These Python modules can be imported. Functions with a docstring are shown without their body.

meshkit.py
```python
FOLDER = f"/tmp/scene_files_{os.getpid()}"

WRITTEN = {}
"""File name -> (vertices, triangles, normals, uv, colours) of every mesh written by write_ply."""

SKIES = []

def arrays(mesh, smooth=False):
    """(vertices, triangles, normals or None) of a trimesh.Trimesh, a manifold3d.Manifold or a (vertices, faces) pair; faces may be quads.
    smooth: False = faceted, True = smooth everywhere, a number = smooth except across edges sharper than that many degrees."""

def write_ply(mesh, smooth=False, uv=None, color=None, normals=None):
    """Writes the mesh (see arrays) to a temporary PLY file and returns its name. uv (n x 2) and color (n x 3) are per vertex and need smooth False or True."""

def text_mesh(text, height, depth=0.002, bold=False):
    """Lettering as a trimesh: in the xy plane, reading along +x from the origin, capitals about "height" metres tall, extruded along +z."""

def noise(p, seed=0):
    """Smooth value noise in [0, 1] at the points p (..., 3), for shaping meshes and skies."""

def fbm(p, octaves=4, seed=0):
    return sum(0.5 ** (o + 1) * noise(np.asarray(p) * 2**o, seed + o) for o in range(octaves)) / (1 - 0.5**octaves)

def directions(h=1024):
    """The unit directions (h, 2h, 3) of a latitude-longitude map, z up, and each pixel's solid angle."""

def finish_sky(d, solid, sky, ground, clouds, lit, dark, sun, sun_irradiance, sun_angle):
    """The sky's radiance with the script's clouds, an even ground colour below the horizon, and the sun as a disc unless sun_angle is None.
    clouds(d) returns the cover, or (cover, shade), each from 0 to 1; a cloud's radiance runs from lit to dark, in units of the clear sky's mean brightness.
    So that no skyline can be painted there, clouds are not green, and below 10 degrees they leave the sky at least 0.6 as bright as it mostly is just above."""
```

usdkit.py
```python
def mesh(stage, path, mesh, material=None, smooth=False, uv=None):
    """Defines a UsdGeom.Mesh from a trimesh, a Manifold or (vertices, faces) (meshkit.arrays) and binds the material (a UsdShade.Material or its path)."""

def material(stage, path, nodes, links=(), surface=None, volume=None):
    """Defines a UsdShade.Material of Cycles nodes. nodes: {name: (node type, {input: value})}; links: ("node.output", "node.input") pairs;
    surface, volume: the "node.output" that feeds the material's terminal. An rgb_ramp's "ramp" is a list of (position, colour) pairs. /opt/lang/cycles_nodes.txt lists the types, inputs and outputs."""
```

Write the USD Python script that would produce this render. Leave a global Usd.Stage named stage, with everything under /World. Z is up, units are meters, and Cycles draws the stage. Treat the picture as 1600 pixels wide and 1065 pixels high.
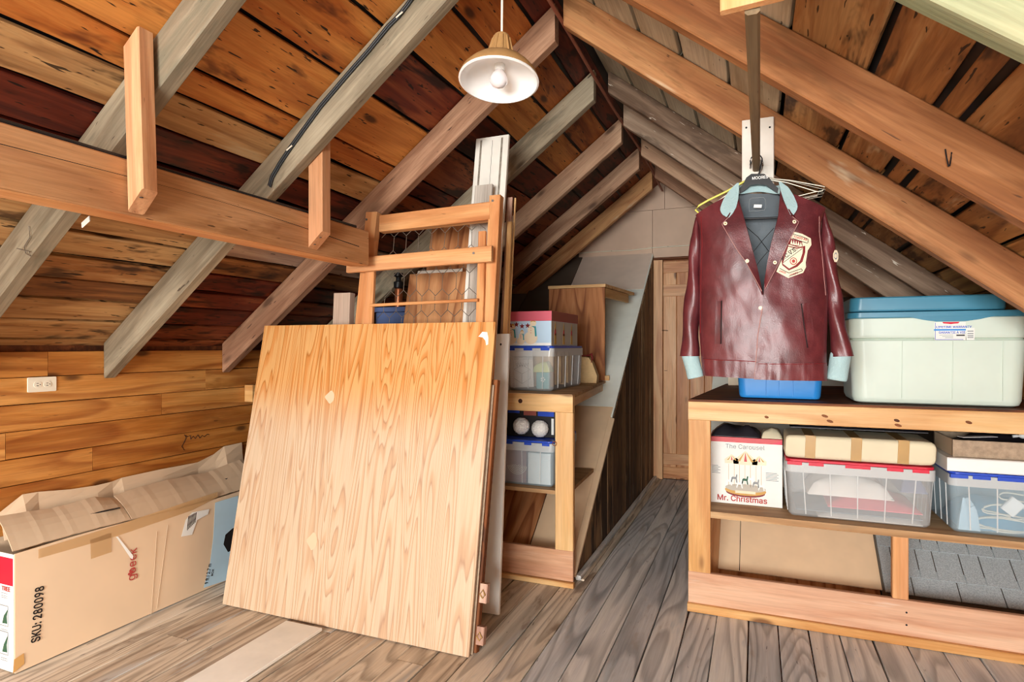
import math, random
import numpy as np, trimesh, usdkit, meshkit
from pxr import Usd, UsdGeom, UsdLux, UsdShade, Gf, Sdf, Vt
from shapely.geometry import Polygon

stage = Usd.Stage.CreateInMemory()
UsdGeom.SetStageUpAxis(stage, UsdGeom.Tokens.z)
UsdGeom.SetStageMetersPerUnit(stage, 1.0)
UsdGeom.Xform.Define(stage, '/World')
UsdGeom.Scope.Define(stage, '/World/Looks')
rng = random.Random(7)
nrng = np.random.default_rng(7)

# ------------------------------------------------------------------ camera, light, exposure
EYE, TH, FPX, U0, V0 = 1.25, math.radians(22.15), 936.0, 800.0, 541.0
cam = UsdGeom.Camera.Define(stage, '/World/camera')
ct, st = math.cos(TH), math.sin(TH)
cam.AddTransformOp().Set(Gf.Matrix4d(ct, st, 0, 0, 0, 0, 1, 0, st, -ct, 0, 0, 0, 0, EYE, 1))
cam.CreateHorizontalApertureAttr(36.0)
cam.CreateVerticalApertureAttr(36.0 * 1065 / 1600)
cam.CreateFocalLengthAttr(36.0 * FPX / 1600)
cam.CreateVerticalApertureOffsetAttr((541 - 532.5) / 1600 * 36.0)
cam.CreateClippingRangeAttr(Gf.Vec2f(0.05, 100))
cam.CreateExposureAttr(0.0)

def rect_light(name, loc, rot, w, h, power, color):
    l = UsdLux.RectLight.Define(stage, '/World/' + name)
    l.AddTranslateOp().Set(Gf.Vec3d(*loc)); l.AddRotateXYZOp().Set(Gf.Vec3f(*rot))
    l.CreateWidthAttr(w); l.CreateHeightAttr(h); l.CreateIntensityAttr(power); l.CreateColorAttr(Gf.Vec3f(*color))
    return l
# daylight added at an unseen gable window behind the photographer
rect_light('added_window_daylight', (-0.35, -3.75, 1.35), (90, 0, 0), 2.9, 1.8, 43.0, (1.0, 0.98, 0.95))
# fill light added at an invented roof window, above and behind the photographer
rect_light('added_roof_daylight', (0.2750 + 0.10, -0.80, 2.010 + 0.13), (0, 38.3, 0), 0.90, 0.98, 48.0, (0.97, 0.99, 1.0))
dome = UsdLux.DomeLight.Define(stage, '/World/sky')
dome.CreateIntensityAttr(0.6); dome.CreateColorAttr(Gf.Vec3f(0.85, 0.93, 1.0))

# ------------------------------------------------------------------ helpers
def at(u, v, Y):                       # the point at depth Y seen at pixel (u, v)
    k = (u - U0) / FPX; r = np.array([-st + ct * k, ct + st * k, (V0 - v) / FPX]); p = r * (Y / r[1]); p[2] += EYE; return p
def atX(u, v, X):
    k = (u - U0) / FPX; r = np.array([-st + ct * k, ct + st * k, (V0 - v) / FPX]); p = r * (X / r[0]); p[2] += EYE; return p
def on(u, v, n, d):
    k = (u - U0) / FPX; r = np.array([-st + ct * k, ct + st * k, (V0 - v) / FPX]); n = np.array(n, float)
    p = r * ((d - n[2] * EYE) / (n @ r)); p[2] += EYE; return p
def lin(h):
    h = h.lstrip('#'); c = [int(h[i:i + 2], 16) / 255 for i in (0, 2, 4)]
    return tuple(x / 12.92 if x <= 0.04045 else ((x + 0.055) / 1.055) ** 2.4 for x in c)
A = np.array
def unit(v): v = A(v, float); return v / np.linalg.norm(v)

USED, ORI = {}, {}
def numbered(parent, name):
    k = (parent, name); n = USED.get(k, 0); USED[k] = n + 1
    return f'{parent}/{name}' if n == 0 else f'{parent}/{name}_{n:03d}'
class Fr:                              # frame of the grain: along x
    def __init__(s, o=(0, 0, 0), x=(1, 0, 0), y=(0, 1, 0), off=None):
        x = unit(x); y = A(y, float); y = unit(y - x * (y @ x)); s.o = A(o, float); s.M = A([x, y, np.cross(x, y)])
        s.off = A([rng.uniform(0, 40), rng.uniform(0, 20), rng.uniform(0, 20)]) if off is None else A(off, float)
    def __call__(s, v): return (v - s.o) @ s.M.T + s.off
def data(p, label=None, cat=None, group=None, kind=None):
    for k, x in (('label', label), ('category', cat), ('group', group), ('kind', kind)):
        if x: p.SetCustomDataByKey(k, x)
def thing(name, label, cat, base=(0, 0, 0), group=None, kind=None):
    path = numbered('/World', name); x = UsdGeom.Xform.Define(stage, path); x.AddTranslateOp().Set(Gf.Vec3d(*map(float, base)))
    ORI[path] = A(base, float); data(x.GetPrim(), label, cat, group, kind); return path
def geo(path, mesh, mat, origin, fr=None, tone=None, smooth=False):
    v, f, n = meshkit.arrays(mesh, smooth)
    fr = fr or Fr(); tone = rng.random() if tone is None else tone
    m = UsdGeom.Mesh.Define(stage, path)
    m.CreatePointsAttr(Vt.Vec3fArray.FromNumpy((v - origin).astype(np.float32)))
    m.CreateFaceVertexCountsAttr(Vt.IntArray.FromNumpy(np.full(len(f), 3, np.int32)))
    m.CreateFaceVertexIndicesAttr(Vt.IntArray.FromNumpy(np.ascontiguousarray(f, dtype=np.int32).ravel()))
    m.CreateSubdivisionSchemeAttr('none')
    if n is not None:
        m.CreateNormalsAttr(Vt.Vec3fArray.FromNumpy(np.ascontiguousarray(n, dtype=np.float32))); m.SetNormalsInterpolation('vertex')
    pv = UsdGeom.PrimvarsAPI(m)
    pv.CreatePrimvar('grain', Sdf.ValueTypeNames.Float3Array, 'vertex').Set(Vt.Vec3fArray.FromNumpy(fr(v).astype(np.float32)))
    pv.CreatePrimvar('tone', Sdf.ValueTypeNames.FloatArray, 'vertex').Set(Vt.FloatArray.FromNumpy(np.full(len(v), tone, np.float32)))
    UsdShade.MaterialBindingAPI.Apply(m.GetPrim()).Bind(mat)
    return m
def part(parent, name, mesh, mat, fr=None, tone=None, smooth=False, label=None, kind=None):
    path = numbered(parent, name); o = ORI[parent]; ORI[path] = o
    m = geo(path, mesh, mat, o, fr, tone, smooth); data(m.GetPrim(), label, None, None, kind); return path
def solo(name, label, cat, mesh, mat, fr=None, tone=None, smooth=False, group=None, kind=None):
    v = meshkit.arrays(mesh)[0]; lo, hi = v.min(0), v.max(0); o = A([(lo[0] + hi[0]) / 2, (lo[1] + hi[1]) / 2, lo[2]])
    path = numbered('/World', name); ORI[path] = o
    m = geo(path, mesh, mat, o, fr, tone, smooth); m.AddTranslateOp().Set(Gf.Vec3d(*o)); data(m.GetPrim(), label, cat, group, kind); return path

# --- shapes
def join(*ms):
    V, F, k = [], [], 0
    for m in ms:
        v, f, _ = meshkit.arrays(m); V.append(v); F.append(f + k); k += len(v)
    return np.vstack(V), np.vstack(F)
def ring_sweep(rings, closed=False):
    n, k = len(rings), len(rings[0]); V = np.vstack(rings); F = []
    for i in range(n - 1):
        for j in range(k):
            a, b = i * k + j, i * k + (j + 1) % k; F += [(a, b, b + k), (a, b + k, a + k)]
    if not closed:
        for j in range(1, k - 1): F.append((0, j + 1, j)); F.append(((n - 1) * k, (n - 1) * k + j, (n - 1) * k + j + 1))
    return V, A(F)
def board(p0, p1, wdir, w, t, ch=0.003, n=1, wob=0.0, cut0=0.0, cut1=0.0):
    """A chamfered plank from p0 to p1 (centres of its ends), w wide along wdir, t thick. cut0/1: end skew (dx per unit of width). Returns mesh, frame."""
    p0, p1 = A(p0, float), A(p1, float); ex = unit(p1 - p0); ew = A(wdir, float); ew = unit(ew - ex * (ew @ ex)); et = np.cross(ex, ew)
    L = np.linalg.norm(p1 - p0); c = min(ch, w * .3, t * .3); hw, ht = w / 2, t / 2
    prof = [(-hw + c, -ht), (hw - c, -ht), (hw, -ht + c), (hw, ht - c), (hw - c, ht), (-hw + c, ht), (-hw, ht - c), (-hw, -ht + c)]
    rings = []; ph = rng.random() * 9
    for i in range(n + 1):
        s = i / n; r = []
        d = [wob * (math.sin(ph + 5.3 * s * L + 2 * q) * .6 + rng.uniform(-.7, .7)) for q in (0, 1)]
        bow = wob * .5 * math.sin(ph * 2 + 2.2 * s * L)
        for a, b in prof:
            aa = a + (d[0] if a > 0 else -d[1]); x = s * L + (cut0 * a * (1 - s) + cut1 * a * s)
            r.append(p0 + ex * x + ew * aa + et * (b + bow))
        rings.append(A(r))
    v, f = ring_sweep(rings)
    return (v, f[:, ::-1]), Fr(p0, ex, ew)
def cbox(lo, hi, ch=0.003):
    lo, hi = A(lo, float), A(hi, float); c = (lo + hi) / 2
    return board((lo[0], c[1], c[2]), (hi[0], c[1], c[2]), (0, 1, 0), hi[1] - lo[1], hi[2] - lo[2], ch)[0]
def rbox(lo, hi, r, taper=1.0, seg=4):
    """A box with rounded vertical edges (radius r), bottom scaled by taper, as rings from below; small edge rounding above and below."""
    lo, hi = A(lo, float), A(hi, float); c = (lo + hi) / 2; rings = []
    def ring(z, ins, sc):
        P = []; hx, hy = ((hi - lo)[:2] / 2) * sc - ins; rr = max(r - ins, .001)
        for q, (sx, sy) in enumerate(((1, 1), (-1, 1), (-1, -1), (1, -1))):
            for i in range(seg + 1):
                a = (q + i / seg) * math.pi / 2; P.append((c[0] + sx * (hx - rr) + rr * math.cos(a), c[1] + sy * (hy - rr) + rr * math.sin(a), z))
        return A(P)
    e = min(r * .5, (hi[2] - lo[2]) * .2)
    for z, ins, s in ((lo[2], e, 0), (lo[2] + e * .3, e * .3, 0), (lo[2] + e, 0, 0), (hi[2] - e * .4, 0, 1), (hi[2], e * .4, 1)):
        rings.append(ring(z, ins, taper + (1 - taper) * s))
    v, f = ring_sweep(rings); return v, f
def tube(pts, r, n=8, flat=1.0, up=(0, 0, 1)):
    pts = A(pts, float); m = len(pts); R = np.broadcast_to(np.asarray(r, float), (m,)); rings = []
    for i in range(m):
        d = unit(pts[min(i + 1, m - 1)] - pts[max(i - 1, 0)]); u = A(up, float)
        if abs(d @ u) > .95: u = A([1., 0, 0]) if abs(d[0]) < .9 else A([0, 1., 0])
        a = unit(np.cross(d, u)); b = np.cross(a, d)
        rings.append(A([pts[i] + R[i] * (a * math.cos(2 * math.pi * k / n) + b * flat * math.sin(2 * math.pi * k / n)) for k in range(n)]))
    v, f = ring_sweep(rings); return v, f[:, ::-1]
def lathe(prof, n=32, at_=(0, 0, 0), close=False):
    prof = list(prof); rings = [A([(r * math.cos(2 * math.pi * k / n), r * math.sin(2 * math.pi * k / n), z) for k in range(n)]) + A(at_) for r, z in prof]
    return ring_sweep(rings, closed=close)
def sheet(P, th, nrm=None):
    """A closed shell of thickness th over a grid of points P[r, c, 3]; the given points are its front."""
    P = A(P, float); R, C, _ = P.shape
    if nrm is None:
        du = np.gradient(P, axis=1); dv = np.gradient(P, axis=0); N = np.cross(du, dv); N /= np.maximum(np.linalg.norm(N, axis=2, keepdims=True), 1e-9)
    else: N = np.broadcast_to(unit(nrm), P.shape)
    V = np.vstack([P.reshape(-1, 3), (P - N * th).reshape(-1, 3)]); K = R * C; F = []
    ix = lambda r, c: r * C + c
    for r in range(R - 1):
        for c in range(C - 1):
            a, b, d, e = ix(r, c), ix(r, c + 1), ix(r + 1, c + 1), ix(r + 1, c)
            F += [(a, b, d), (a, d, e), (K + a, K + d, K + b), (K + a, K + e, K + d)]
    edge = [ix(0, c) for c in range(C)] + [ix(r, C - 1) for r in range(1, R)] + [ix(R - 1, c) for c in range(C - 2, -1, -1)] + [ix(r, 0) for r in range(R - 2, 0, -1)]
    for i in range(len(edge)):
        a, b = edge[i], edge[(i + 1) % len(edge)]; F += [(b, a, K + a), (b, K + a, K + b)]
    return V, A(F)
def prism(poly, o, ex, ey, th):
    """Extrudes the 2D polygon into the plane at o with axes ex, ey; its face stands th in front of the plane."""
    p = poly if hasattr(poly, 'exterior') else Polygon(poly)
    if not p.is_valid: p = p.buffer(0)
    m = trimesh.creation.extrude_polygon(p, th, engine='earcut'); ex, ey = unit(ex), unit(ey); ez = np.cross(ex, ey)
    return m.vertices @ A([ex, ey, ez]) + A(o, float), m.faces
def text(s, h, o, ex, ey, th=0.0006, bold=False, squeeze=1.0):
    m = meshkit.text_mesh(s, h, 0.001, bold); v = m.vertices.copy(); v[:, 0] *= squeeze; v[:, 2] *= th / 0.001
    ex, ey = unit(ex), unit(ey); return v @ A([ex, ey, np.cross(ex, ey)]) + A(o, float), m.faces
def ell(cx, cy, rx, ry, n=20): return [(cx + rx * math.cos(2 * math.pi * k / n), cy + ry * math.sin(2 * math.pi * k / n)) for k in range(n)]

# ------------------------------------------------------------------ materials
def plain(name, col, rough=.5, var=.06, bump=0.0, bscale=60, metal=0.0, spec=.4, scale=6.0, coat=0.0):
    c = A(lin(col)); nodes = {'g': ('attribute', {'attribute': 'grain'}), 'n': ('noise_texture', {'scale': scale, 'detail': 4.0, 'roughness': .6}),
        'r': ('rgb_ramp', {'ramp': [(.3, tuple(c * (1 - var))), (.7, tuple(np.minimum(c * (1 + var), 1)))]}),
        'p': ('principled_bsdf', {'roughness': rough, 'metallic': metal, 'specular_ior_level': spec, 'coat_weight': coat})}
    links = [('g.vector', 'n.vector'), ('n.fac', 'r.fac'), ('r.color', 'p.base_color')]
    if bump:
        nodes['n2'] = ('noise_texture', {'scale': bscale, 'detail': 3.0}); nodes['b'] = ('bump', {'strength': bump, 'distance': .004})
        links += [('g.vector', 'n2.vector'), ('n2.fac', 'b.height'), ('b.normal', 'p.normal')]
    return usdkit.material(stage, '/World/Looks/' + name, nodes, links, surface='p.BSDF')
def wood(name, cols, rings=5.0, ringmix=.4, ringcol='#8a5a3a', fine=.35, blot=None, dash=None, knot=None, tonev=.5, rough=.65, bump=.25, gscale=1.0, ringscale=(.55, 5, 5), pale=None):
    cs = [A(lin(c)) for c in cols]; k = len(cs)
    N = {'g': ('attribute', {'attribute': 'grain'}), 't': ('attribute', {'attribute': 'tone'}),
        'm1': ('mapping', {'scale': (1.3 * gscale, 12 * gscale, 12 * gscale)}), 'n1': ('noise_texture', {'scale': 1.5, 'detail': 4.0, 'roughness': .6, 'distortion': .7}),
        'tm': ('math', {'math_type': 'multiply_add', 'value2': tonev, 'value3': -tonev / 2}), 'ta': ('math', {'math_type': 'add'}),
        'r1': ('rgb_ramp', {'ramp': [(.25 + .5 * i / max(k - 1, 1), tuple(c)) for i, c in enumerate(cs)]}),
        'm2': ('mapping', {'scale': (5, 130, 130)}), 'n2': ('noise_texture', {'scale': 1.0, 'detail': 3.0}),
        'r2': ('rgb_ramp', {'ramp': [(.3, (.45, .42, .40)), (.62, (1, 1, 1))]}),
        'm3': ('mapping', {'scale': ringscale}), 'n3': ('noise_texture', {'scale': 1.0, 'detail': 1.2, 'roughness': .4, 'distortion': .25}),
        'k3': ('math', {'math_type': 'multiply', 'value2': rings}), 'f3': ('math', {'math_type': 'fraction'}),
        'r3': ('rgb_ramp', {'ramp': [(0, lin(ringcol)), (.12, (1, 1, 1)), (.55, (1, 1, 1)), (.93, lin(ringcol)), (1, lin(ringcol))]}),
        'x1': ('mix_color', {'blend_type': 'multiply', 'fac': ringmix}), 'x2': ('mix_color', {'blend_type': 'multiply', 'fac': fine}),
        'b': ('bump', {'strength': bump, 'distance': .003}), 'p': ('principled_bsdf', {'roughness': rough, 'specular_ior_level': .3})}
    L = [('g.vector', 'm1.vector'), ('m1.vector', 'n1.vector'), ('t.fac', 'tm.value1'), ('n1.fac', 'ta.value1'), ('tm.value', 'ta.value2'), ('ta.value', 'r1.fac'),
        ('g.vector', 'm2.vector'), ('m2.vector', 'n2.vector'), ('n2.fac', 'r2.fac'), ('g.vector', 'm3.vector'), ('m3.vector', 'n3.vector'), ('n3.fac', 'k3.value1'), ('k3.value', 'f3.value1'), ('f3.value', 'r3.fac'),
        ('r1.color', 'x1.a'), ('r3.color', 'x1.b'), ('x1.result', 'x2.a'), ('r2.color', 'x2.b'), ('n2.fac', 'b.height'), ('b.normal', 'p.normal')]
    last = 'x2.result'
    def over(key, fac_nodes, fac_links, fac_out, col):
        nonlocal last
        N.update(fac_nodes); N['x' + key] = ('mix_color', {'blend_type': 'mix', 'b': lin(col)}); L.extend(fac_links); L.extend([(fac_out, f'x{key}.fac'), (last, f'x{key}.a')]); last = f'x{key}.result'
    def thresh(key, scale, lo, hi, amt, col, detail=4.0):
        over(key, {'m' + key: ('mapping', {'scale': scale}), 'n' + key: ('noise_texture', {'scale': 1.0, 'detail': detail, 'roughness': .65, 'distortion': .3}),
            'c' + key: ('map_range', {'range_type': 'smoothstep', 'from_min': lo, 'from_max': hi, 'to_min': 0.0, 'to_max': amt, 'clamp': True})},
            [('g.vector', f'm{key}.vector'), (f'm{key}.vector', f'n{key}.vector'), (f'n{key}.fac', f'c{key}.value')], f'c{key}.result', col)
    if pale: thresh('w', (1.2, 9, 9), pale[1], pale[1] + .1, pale[2], pale[0])
    if blot: thresh('d', (2.2, 9, 9), blot[1] - .03, blot[1] + .09, blot[2], blot[0])
    if dash: thresh('s', (10, 58, 58), dash[1] - .045, dash[1] + .005, dash[2], dash[0], 2.0)
    if knot:
        over('v', {'mv': ('mapping', {'scale': (2.6, 7, 7)}), 'vv': ('voronoi_texture', {'scale': 1.0}),
            'cv': ('map_range', {'range_type': 'smoothstep', 'from_min': .17, 'from_max': .06, 'to_min': 0.0, 'to_max': .85, 'clamp': True})},
            [('g.vector', 'mv.vector'), ('mv.vector', 'vv.vector'), ('vv.distance', 'cv.value')], 'cv.result', knot)
    L.append((last, 'p.base_color'))
    return usdkit.material(stage, '/World/Looks/' + name, N, L, surface='p.BSDF')
def clear(name, col, solid=.4, rough=.25):
    return usdkit.material(stage, '/World/Looks/' + name, {'t': ('transparent_bsdf', {'color': (1, 1, 1)}), 'p': ('principled_bsdf', {'base_color': lin(col), 'roughness': rough, 'specular_ior_level': .6}),
        'm': ('mix_closure', {'fac': solid})}, [('t.BSDF', 'm.closure1'), ('p.BSDF', 'm.closure2')], surface='m.closure')
M = {}
M['rafter_grey'] = wood('rafter_grey', ['#877b66', '#a89b83', '#c0b398'], blot=('#706a58', .57, .7), dash=('#3a2a20', .74, .8), knot='#5a4632', ringcol='#a08468', ringmix=.3)
M['rafter_pink'] = wood('rafter_pink', ['#9a7258', '#bb9274', '#d0aa8a'], blot=('#7d5f48', .58, .6), dash=('#3a2820', .73, .8), knot='#5a4030', ringcol='#a07a5c', ringmix=.35)
M['rafter_spotted'] = wood('rafter_spotted', ['#7d6450', '#a08670', '#b89e86'], blot=('#5c4a3c', .56, .75), dash=('#e6dccb', .72, .9), knot='#4a382a', ringcol='#8a6e58', ringmix=.35)
M['rafter_brown'] = wood('rafter_brown', ['#935e34', '#b98052', '#cd9a66'], blot=('#7d5430', .59, .65), dash=('#3a2418', .74, .7), knot='#4d321f', ringcol='#a0683f', ringmix=.35, pale=('#d9c7a6', .62, .6))
M['rafter_green'] = wood('rafter_green', ['#7d8a68', '#98a07e', '#b4b48e'], blot=('#777f63', .62, .5), knot='#4d4a36', ringcol='#8e8f6c', ringmix=.35)
M['roof_orange'] = wood('roof_orange', ['#85431a', '#b2662a', '#cf8a44'], blot=('#4a1d0c', .60, .7), dash=('#120a08', .69, .95), knot='#2d170c', ringcol='#9a5a2c', ringmix=.35, rough=.5)
M['roof_red'] = wood('roof_red', ['#471710', '#702c18', '#9c5630'], blot=('#1c0a07', .54, .9), dash=('#0c0605', .67, .95), knot='#200f09', ringcol='#8a4a2a', ringmix=.35, rough=.5)
M['roof_grey'] = wood('roof_grey', ['#8a6f60', '#ab9080', '#c0a995'], blot=('#6a4a38', .60, .7), dash=('#2a1c15', .72, .9), ringcol='#9a7d68', ringmix=.25)
M['roof_mottled'] = wood('roof_mottled', ['#6d4424', '#a06c3c', '#c49a66'], blot=('#2d1a0e', .57, .85), dash=('#140c08', .69, .9), ringcol='#8a5c32', ringmix=.4, pale=('#cdbb98', .62, .6))
M['roof_white'] = wood('roof_white', ['#b5a78c', '#cdc1a6', '#d9d0b8'], blot=('#8d7a5e', .62, .5), dash=('#3a2c20', .74, .8), ringcol='#b5a488', ringmix=.3)
M['roof_brown'] = wood('roof_brown', ['#86582e', '#ad7c46', '#c4955a'], blot=('#43240f', .57, .85), dash=('#160c08', .69, .95), knot='#4a2f1a', ringcol='#8a5a30', ringmix=.55)
M['rod'] = wood('rod', ['#5f4f3a', '#78654a', '#8c785a'], dash=('#2a2018', .74, .7), ringcol='#6a573f', ringmix=.3)
M['beam'] = wood('beam', ['#9c6c44', '#b88658', '#cc9c70'], dash=('#3a2010', .74, .8), blot=('#8a5a35', .62, .5), ringcol='#a8714a', ringmix=.3, bump=.5)
M['post'] = wood('post', ['#b27a52', '#cb9468', '#d9a67c'], dash=('#4a2c18', .75, .6), knot='#5a3520', ringcol='#b57c52', ringmix=.35)
M['knee'] = wood('knee', ['#b4702f', '#cb8a45', '#dba05a'], blot=('#8f5a28', .60, .6), dash=('#5a3218', .75, .6), knot='#4a2814', ringcol='#a2642f', ringmix=.5, rings=7, rough=.45, tonev=.35)
M['floor_grey'] = wood('floor_grey', ['#c4c8cb', '#dededd', '#ecebe6'], rings=14, ringmix=.5, fine=.22, ringcol='#85868a', blot=('#a08e7c', .61, .45), dash=('#2a2624', .74, .6), ringscale=(.5, 5, 5), pale=('#b9c4ca', .58, .7))
M['floor_brown'] = wood('floor_brown', ['#b8a48e', '#d8c8b2', '#e6dac8'], rings=14, ringmix=.45, fine=.22, ringcol='#6b5846', blot=('#6b4e36', .60, .6), dash=('#2a221c', .74, .6), ringscale=(.5, 5, 5), pale=('#b8b6b2', .56, .7))
M['pine'] = wood('pine', ['#cf9a5c', '#e0b276', '#e8c28c'], knot='#6e4426', ringcol='#cf9a62', ringmix=.35, tonev=.3, fine=.2, rough=.45)
M['pine_frame'] = wood('pine_frame', ['#c98a54', '#db9f68', '#e5b280'], dash=('#5a3620', .77, .5), ringcol='#c98a58', ringmix=.4, tonev=.3, fine=.25)
M['shelf_ply'] = wood('shelf_ply', ['#b08a60', '#c9a478', '#d8b78e'], ringcol='#b48c62', ringmix=.4, fine=.25, blot=('#8f7a60', .62, .5))
M['base_pine'] = wood('base_pine', ['#c4906a', '#d6a684', '#e2bb9c'], ringcol='#c0886a', ringmix=.3, fine=.25, pale=('#eadfce', .66, .45))
M['door_pine'] = wood('door_pine', ['#cf8e58', '#e2a672', '#edbb8a'], knot='#5a3018', ringcol='#b87848', ringmix=.45, rough=.4)
M['hall_dark'] = wood('hall_dark', ['#553c27', '#7d5c3e', '#a07c56'], blot=('#24170e', .55, .85), dash=('#140e0a', .7, .8), pale=('#c2aa86', .58, .7), ringcol='#5a3f28', ringmix=.4)
M['panel_beige'] = plain('panel_beige', '#d8bba4', .8, .05)
M['panel_beige_lit'] = plain('panel_beige_lit', '#f3e0cf', .8, .05)  # lighter copy of the gable beige, making up for weak light here
M['panel_mint'] = plain('panel_mint', '#eef3ea', .7, .06)
M['fibreboard'] = plain('fibreboard', '#e6c8a4', .85, .06)
M['shaded_board'] = plain('shaded_board', '#6a5d50', .9, .15, scale=2.5)  # shade on the gable and slopes, put into the board colour
M['brown_ply'] = wood('brown_ply', ['#a2653a', '#bf8152', '#cf9868'], ringcol='#8a4e28', rings=9, ringmix=.6, fine=.2)
M['grey_plank'] = wood('grey_plank', ['#a0958a', '#b9aea2', '#cac0b4'], dash=('#4a4038', .74, .7), ringcol='#9a8f84', ringmix=.3)
M['pink_plank'] = wood('pink_plank', ['#b08a78', '#c7a490', '#d4b8a2'], ringcol='#a88470', ringmix=.3, dash=('#4a3428', .74, .6))
M['white_paint'] = plain('white_paint', '#efece4', .5, .04, bump=.15, bscale=40)
M['white_worn'] = plain('white_worn', '#ece7dc', .6, .07, bump=.2, bscale=30)
M['groove'] = plain('groove', '#8d8376', .9, .3, scale=60)
M['dark_wood'] = wood('dark_wood', ['#5a3018', '#7c4522', '#93582f'], ringcol='#5a3018', ringmix=.4, blot=('#2d170c', .58, .7))
M['card'] = plain('card', '#dcc0a0', .85, .05, scale=2.0)
M['card_inner'] = plain('card_inner', '#cfb698', .85, .05, scale=3.0)
M['card_grey'] = plain('card_grey', '#a8937c', .9, .22, bump=.5, bscale=90, scale=40)
M['tape'] = plain('tape', '#c99a5c', .25, .06)
M['tape_clear'] = clear('tape_clear', '#d8b07c', .45, .15)
M['red'] = plain('red', '#d0203c', .4)
M['red_soft'] = plain('red_soft', '#c23a40', .4)
M['darkred'] = plain('darkred', '#7c1f22', .5)
M['white'] = plain('white', '#eeeeea', .45, .03)
M['paper'] = plain('paper', '#e9e9e4', .6, .03)
M['label_blue'] = plain('label_blue', '#b9d6e6', .5, .05)
M['ink'] = plain('ink', '#1e1a1a', .6)
M['ink_grey'] = plain('ink_grey', '#8d9294', .6)
M['ink_red'] = plain('ink_red', '#b0413c', .6)
M['ink_green'] = plain('ink_green', '#35604a', .6)
M['black'] = plain('black', '#1a1a1c', .4)
M['black_cloth'] = plain('black_cloth', '#26242a', .45, .2, bump=.4, bscale=14)
M['cable_black'] = plain('cable_black', '#26282a', .4)
M['cable_white'] = plain('cable_white', '#e4ddc8', .5)
M['copper'] = plain('copper', '#b06a45', .35, .1, metal=.6)
M['steel'] = plain('steel', '#b9b6b0', .35, .1, metal=.9)
M['wire'] = plain('wire', '#8d8478', .4, .1, metal=.6)
M['brass'] = plain('brass', '#b89a62', .35, .1, metal=.8)
M['bin_blue'] = plain('bin_blue', '#2f8fe0', .3, .03, spec=.5)
M['bin_slate'] = plain('bin_slate', '#5a6c98', .35, .05)
M['tote'] = plain('tote', '#cfdccf', .4, .03, spec=.5)
M['tote_lid'] = plain('tote_lid', '#3f86a2', .35, .04, spec=.5)
M['lid_blue'] = plain('lid_blue', '#2b4fc0', .35, .03)
M['clear_bin'] = clear('clear_bin', '#eef2f2', .20)
M['clear_bin_blue'] = clear('clear_bin_blue', '#cfe8f4', .22)
M['clear_rib'] = clear('clear_rib', '#f2f6f6', .5)
M['teal'] = plain('teal', '#3d9aa0', .6)
M['lime'] = plain('lime', '#c9d68a', .7, .15)
M['tan_paper'] = plain('tan_paper', '#c9a878', .8, .12, scale=20)
M['cloth_white'] = plain('cloth_white', '#ecebe6', .8, .06)
M['cloth_pink'] = plain('cloth_pink', '#e0506a', .7, .1)
M['cloth_slate'] = plain('cloth_slate', '#51687a', .8, .15)
M['cloth_blue'] = plain('cloth_blue', '#3d86ac', .7, .1)
M['parcel'] = plain('parcel', '#dcd2b4', .75, .04, bump=.3, bscale=12)
M['gold_tape'] = plain('gold_tape', '#b8935a', .3, .08)
M['shingle'] = plain('shingle', '#a9b0b3', .95, .25, bump=.6, bscale=220, scale=180)
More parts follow.
